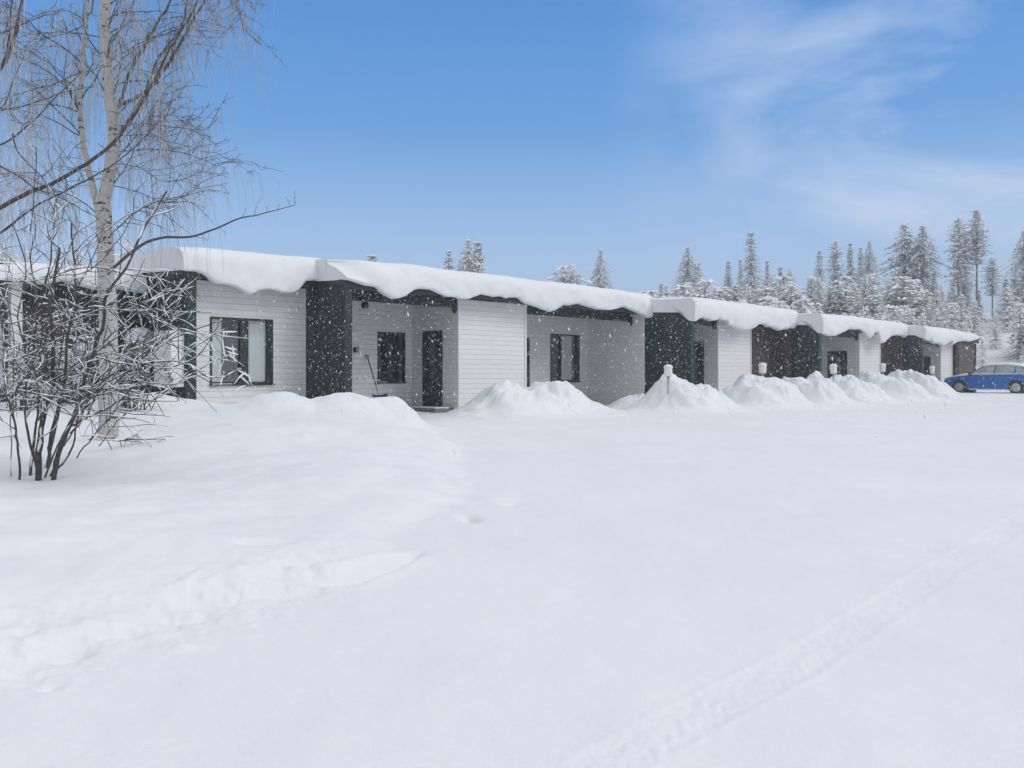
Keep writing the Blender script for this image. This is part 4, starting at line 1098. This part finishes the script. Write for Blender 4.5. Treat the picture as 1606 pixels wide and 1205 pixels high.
horiz=[([(-20,632),(15,612),(50,614),(82,620),(115,630),(130,640)],.010,7.8),
 ([(-20,642),(20,640),(60,634),(75,630)],.009,7.9),
 ([(-20,566),(20,563),(55,552),(90,532),(110,520)],.008,8.0),
 ([(-20,505),(40,500),(90,470),(115,478),(150,485),(220,487)],.007,8.0),
 ([(-10,440),(40,443),(90,435),(140,425),(170,400)],.007,8.2),
 ([(90,430),(150,415),(215,430),(270,445),(292,462)],.007,8.2),
 ([(60,520),(110,505),(150,490),(170,487),(230,490)],.006,8.0),
 ([(150,560),(200,572),(250,568),(290,568),(312,580),(330,591),(352,593),(374,581),(388,588),(399,603)],.008,7.6),
 ([(180,620),(230,625),(262,612),(272,590)],.006,7.6),
 ([(170,535),(190,560),(230,570),(262,575),(305,562),(345,505)],.007,7.7),
 ([(60,690),(90,660),(60,600),(30,570),(0,560)],.007,7.9),
 ([(20,560),(40,585),(60,600),(78,612)],.007,7.9),
 ([(110,680),(140,640),(165,600),(215,575),(280,520)],.009,7.7),
 ([(140,690),(165,660),(185,640),(200,620)],.010,8.8),
 ([(120,720),(150,680),(180,645),(190,600)],.009,8.6),
 ([(155,700),(190,655),(215,625)],.008,9.0),
 ([(150,690),(185,690),(205,686),(218,682)],.006,9.3)]
for tr,r0,Z in stems+horiz:
    n=len(tr)*4
    pts=wig([W(x,y,Z+.25*math.sin(i+r0*900)) for i,(x,y) in enumerate(tr)],n,.006,r3)
    rr=taper(n,r0*.74,max(.004,r0*.26)); S.tube(pts,rr,7,cap=False)
    snow_on(SN,pts,rr,r3,.9 if (tr,r0,Z) in horiz else .62,1.15)
    for i in range(int(n*.3),n+1):
        if r3.random()<(.50 if pts[i].x/pts[i].y*F+CX<285 else .16):
            # side twigs, upward and outward, carrying snow
            dd=(pts[min(i,n)]-pts[max(i-1,0)]).normalized()
            nd=(Matrix.Rotation(r3.choice([-1,1])*r3.uniform(.4,1.2),3,Vector((r3.gauss(0,.5),1,r3.gauss(0,.4))).normalized())@dd)
            L_=r3.uniform(.15,.7); k=max(4,int(L_/.08)); q=pts[i].copy(); pp=[q.copy()]; d=nd
            for j in range(k):
                d=(d+Vector((r3.gauss(0,.12),r3.gauss(0,.12),r3.gauss(-.02,.10)))).normalized(); q=q+d*(L_/k); pp.append(q.copy())
            rt=taper(k,.0055,.0025); Tw.tube(pp,rt,4,cap=False); snow_on(SN,pp,rt,r3,.75,1.2)
            for t2 in range(r3.randint(0,3)):
                j=r3.randint(1,k); v=Vector((r3.gauss(0,1),r3.gauss(0,.8),r3.gauss(0,.7))).normalized(); l=r3.uniform(.06,.28)
                qq=[pp[j],pp[j]+v*l*.5,pp[j]+v*l+Vector((0,0,-.02))]; Tw.tube(qq,[.0035,.003,.002],3,cap=False)
                snow_on(SN,qq,[.0035,.003,.002],r3,.6,1.3)
# tuft hanging in front of the window
for (x0,y0,x1,y1) in [(350,588,345,607),(352,560,349,530),(372,580,395,596),(376,590,392,604),(360,556,372,568),(350,530,352,520),(345,522,372,521),(352,545,372,550),(356,552,374,557),(364,540,368,572),(335,575,340,560),(330,540,338,552),(332,560,336,566)]:
    a=W(x0,y0,7.6+r3.uniform(-.1,.1)); b=W(x1,y1,7.6+r3.uniform(-.1,.1)); pp=wig([a,b],4,.002,r3)
    Tw.tube(pp,[.003]*5,3,cap=False); SN.tube([p+Vector((0,0,.004)) for p in pp],[.003,.007,.008,.006,.003],5)
pp=wig([W(352,593,7.6),W(362,575,7.6),W(356,552,7.6),W(350,530,7.6),W(345,521,7.6)],10,.002,r3); Tw.tube(pp,taper(10,.005,.002),4,cap=False)
S.build('stems',STEM,shrub,smooth=True,xf=loc3); Tw.build('twigs',STEM,shrub,xf=loc3); SN.build('branch_snow',SNOWB,shrub,smooth=True,xf=loc3)

# snow-laden bushes standing against the left walls
def snowy_bush(x,y,Z,h,w,seed,label,n=70):
    r=random.Random(seed); p=W(x,y,Z); g=gz(p.x,p.y)
    o=empty('snowy_bush',(p.x,p.y,g-.1),0,label,'shrub','snow-laden bushes by the left end of the row house')
    S=MB(); SN=MB()
    for k in range(n):
        a=r.random()*6.28; tilt=r.uniform(.1,.9); L_=h*r.uniform(.5,1.1)
        d=Vector((math.cos(a)*tilt*w/h*1.4,math.sin(a)*tilt*w/h,1)).normalized(); q=Vector((r.gauss(0,.15),r.gauss(0,.15),0)); pp=[q.copy()]
        m_=8
        for j in range(m_):
            d=(d+Vector((r.gauss(0,.13),r.gauss(0,.13),-.10*j/m_+r.gauss(0,.08)))).normalized(); q=q+d*(L_/m_); pp.append(q.copy())
        rt=taper(m_,.010,.003); S.tube(pp,rt,4,cap=False); snow_on(SN,pp,rt,r,.45,1.6)
        for t in range(8):
            j=r.randint(2,m_); v=Vector((r.gauss(0,1),r.gauss(0,1),r.gauss(0,.5))).normalized()*r.uniform(.1,.4)
            qq=[pp[j],pp[j]+v*.5,pp[j]+v]; S.tube(qq,[.004,.004,.002],3,cap=False); snow_on(SN,qq,[.005,.005,.004],r,.7,2.1)
    S.build('stems',STEM,o,smooth=True); SN.build('branch_snow',SNOWB,o,smooth=True)
snowy_bush(206,640,15.5,1.7,.8,201,'snow-laden bush right of the birch trunk, before the dark end wall',34)
snowy_bush(105,650,16.5,2.2,1.3,202,'snow-laden bush left of the birch trunk, before the brown wall',50)
snowy_bush(30,655,15.5,2.1,1.2,203,'snow-laden bush at the left edge beside the white post',36)

# ------------------------------------------------------------------ falling snow
def flakes():
    rn=np.random.default_rng(3); n=115000
    Z=rn.uniform(4,44,n)**1.0; k=rn.uniform(-.66,.62,n); X=k*Z+rn.normal(0,.2,n); H=rn.uniform(.1,3.7,n)
    # keep the yard air in front of the row: D from building frame
    D=-SU*X+CU*Z
    keep=(D<19.5)&(H<EYE+(.112-.09*(X/Z+.3))*Z)&(Z>6)&((H>EYE-.052*Z)|(rn.random(n)<.04)); X,Z,H=X[keep],Z[keep],H[keep]; n=len(X)
    sz=.0018*np.exp(.45*rn.normal(size=n))*(1+.9*(rn.random(n)<.05))*(1+Z*.008); el=rn.uniform(1.2,3.6,n)
    d=np.stack([.25+.1*rn.normal(size=n),.1*rn.normal(size=n),-np.ones(n)],-1); d/=np.linalg.norm(d,axis=1)[:,None]
    a=np.cross(d,[0,1,0.]); a/=np.linalg.norm(a,axis=1)[:,None]; b=np.cross(d,a)
    P=np.stack([X,Z,H],-1); s=sz[:,None]
    V=np.stack([P+d*s*el[:,None],P+a*s,P+b*s,P-a*s,P-b*s,P-d*s*el[:,None]],1).reshape(-1,3)
    fi=np.array([(0,1,2),(0,2,3),(0,3,4),(0,4,1),(5,2,1),(5,3,2),(5,4,3),(5,1,4)])
    Fc=(fi[None]+np.arange(n)[:,None,None]*6).reshape(-1).astype(np.int32)
    me=bpy.data.meshes.new('falling_snow'); me.vertices.add(len(V)); me.vertices.foreach_set('co',V.astype(np.float32).reshape(-1))
    me.loops.add(len(Fc)); me.loops.foreach_set('vertex_index',Fc); nf=len(Fc)//3
    me.polygons.add(nf); me.polygons.foreach_set('loop_start',np.arange(0,nf*3,3,dtype=np.int32)); me.update(calc_edges=True)
    me.materials.append(simple('snowflake',(.86,.87,.9),.8,.02)); o=bpy.data.objects.new('falling_snow',me); C.objects.link(o)
    tag(o,'fine snowflakes drifting down in front of the row house','snowfall',kind='stuff')
flakes()

hz=bpy.data.materials.new('haze'); hz.use_nodes=True; hn=hz.node_tree
for q in list(hn.nodes):
    if q.type!='OUTPUT_MATERIAL': hn.nodes.remove(q)
pv=N(hn,'ShaderNodeVolumePrincipled'); pv.inputs['Color'].default_value=(.93,.95,1,1); pv.inputs['Density'].default_value=.0024; pv.inputs['Anisotropy'].default_value=.1
L(hn,pv.outputs[0],[q for q in hn.nodes if q.type=='OUTPUT_MATERIAL'][0].inputs['Volume'])
m=MB(); m.box(-800,800,-800,800,-3,29); tag(m.build('haze',hz),kind='stuff')
# ------------------------------------------------------------------ light, sky, camera
w=bpy.data.worlds.new('World'); sc.world=w; w.use_nodes=True; nt=w.node_tree
bg=nt.nodes['Background']; 
sky=N(nt,'ShaderNodeTexSky'); sky.sky_type='NISHITA'; sky.sun_disc=False
SUNV=Vector((.80,-.18,.66)).normalized()
el=math.asin(SUNV.z); az=math.atan2(SUNV.x,SUNV.y)
sky.sun_elevation=el; sky.sun_rotation=az; sky.air_density=1.0; sky.dust_density=.6; sky.ozone_density=1.5
tc=N(nt,'ShaderNodeTexCoord'); 
mp=N(nt,'ShaderNodeMapping'); mp.inputs['Scale'].default_value=(1.2,1.2,3.4); mp.inputs['Rotation'].default_value=(0,.35,.2)
L(nt,tc.outputs['Generated'],mp.inputs[0])
n1=N(nt,'ShaderNodeTexNoise'); n1.inputs['Scale'].default_value=1.7; n1.inputs['Detail'].default_value=7; n1.inputs['Roughness'].default_value=.58; n1.inputs['Distortion'].default_value=.6
L(nt,mp.outputs[0],n1.inputs['Vector'])
r=ramp(nt,n1.outputs[0],[(.44,(0,0,0)),(.64,(1,1,1))])
# clouds gather towards the right of the view (a direction in the sky)
dt=N(nt,'ShaderNodeVectorMath',operation='DOT_PRODUCT'); L(nt,tc.outputs['Generated'],dt.inputs[0]); dt.inputs[1].default_value=Vector((.56,.80,.27)).normalized()
r2_=ramp(nt,dt.outputs['Value'],[(.885,(0,0,0)),(.99,(1,1,1))])
mu=N(nt,'ShaderNodeMath',operation='MULTIPLY'); L(nt,r.outputs[0],mu.inputs[0]); L(nt,r2_.outputs[0],mu.inputs[1])
mu2=N(nt,'ShaderNodeMath',operation='MULTIPLY'); L(nt,mu.outputs[0],mu2.inputs[0]); mu2.inputs[1].default_value=.8
# paler towards the horizon
sp=N(nt,'ShaderNodeSeparateXYZ'); L(nt,tc.outputs['Generated'],sp.inputs[0])
gr=ramp(nt,sp.outputs[2],[(0,(6.2,7.8,10.0)),(.12,(4.1,6.4,9.8)),(.27,(1.1,3.5,7.7)),(.42,(.45,2.55,6.9)),(1,(.5,2.0,5.2))])
mxs=N(nt,'ShaderNodeMix',data_type='RGBA'); mxs.inputs[0].default_value=.85; L(nt,sky.outputs[0],mxs.inputs[6]); L(nt,gr.outputs[0],mxs.inputs[7])
mxc=N(nt,'ShaderNodeMix',data_type='RGBA'); L(nt,mu2.outputs[0],mxc.inputs[0]); L(nt,mxs.outputs[2],mxc.inputs[6]); mxc.inputs[7].default_value=(6.6,7.5,9.3,1)
# added bright cloud deck, unseen overhead and behind the camera, for soft neutral light
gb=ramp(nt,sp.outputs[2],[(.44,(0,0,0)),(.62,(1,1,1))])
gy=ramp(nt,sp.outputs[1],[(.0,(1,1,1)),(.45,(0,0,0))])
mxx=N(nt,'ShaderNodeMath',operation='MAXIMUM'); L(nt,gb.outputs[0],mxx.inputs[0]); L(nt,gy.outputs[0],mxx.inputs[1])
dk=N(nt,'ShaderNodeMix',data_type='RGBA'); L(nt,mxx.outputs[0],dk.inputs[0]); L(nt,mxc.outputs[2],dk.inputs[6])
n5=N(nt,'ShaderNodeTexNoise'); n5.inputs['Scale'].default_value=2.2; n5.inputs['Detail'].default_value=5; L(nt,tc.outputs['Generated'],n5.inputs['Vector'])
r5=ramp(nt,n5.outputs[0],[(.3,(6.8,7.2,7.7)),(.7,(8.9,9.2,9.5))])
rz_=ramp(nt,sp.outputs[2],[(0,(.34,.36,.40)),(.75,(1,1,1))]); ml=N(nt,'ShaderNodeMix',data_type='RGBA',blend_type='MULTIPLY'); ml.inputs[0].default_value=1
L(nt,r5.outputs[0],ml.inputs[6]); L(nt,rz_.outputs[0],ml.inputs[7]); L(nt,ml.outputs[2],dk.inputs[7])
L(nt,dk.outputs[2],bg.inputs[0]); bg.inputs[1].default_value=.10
sd=bpy.data.lights.new('sun','SUN'); sd.energy=1.1; sd.angle=math.radians(30); sd.color=(1,.955,.90)
so=bpy.data.objects.new('sun',sd); C.objects.link(so); so.rotation_euler=SUNV.to_track_quat('Z','Y').to_euler(); so.location=(10,-10,20)
cam=bpy.data.cameras.new('camera'); co=bpy.data.objects.new('camera',cam); C.objects.link(co)
co.location=(0,0,EYE); co.rotation_euler=(math.radians(90),0,0)
cam.sensor_width=36; cam.lens=F/1606*36; cam.shift_y=-(602.5-588)/1606; cam.clip_start=.05; cam.clip_end=3000
sc.camera=co
vs=sc.view_settings; vs.view_transform='Standard'; vs.look='None'; vs.exposure=.13; vs.gamma=1
sc.cycles.max_bounces=6; sc.cycles.diffuse_bounces=3; sc.cycles.transparent_max_bounces=8
try: sc.cycles.use_denoising=True
except Exception: pass
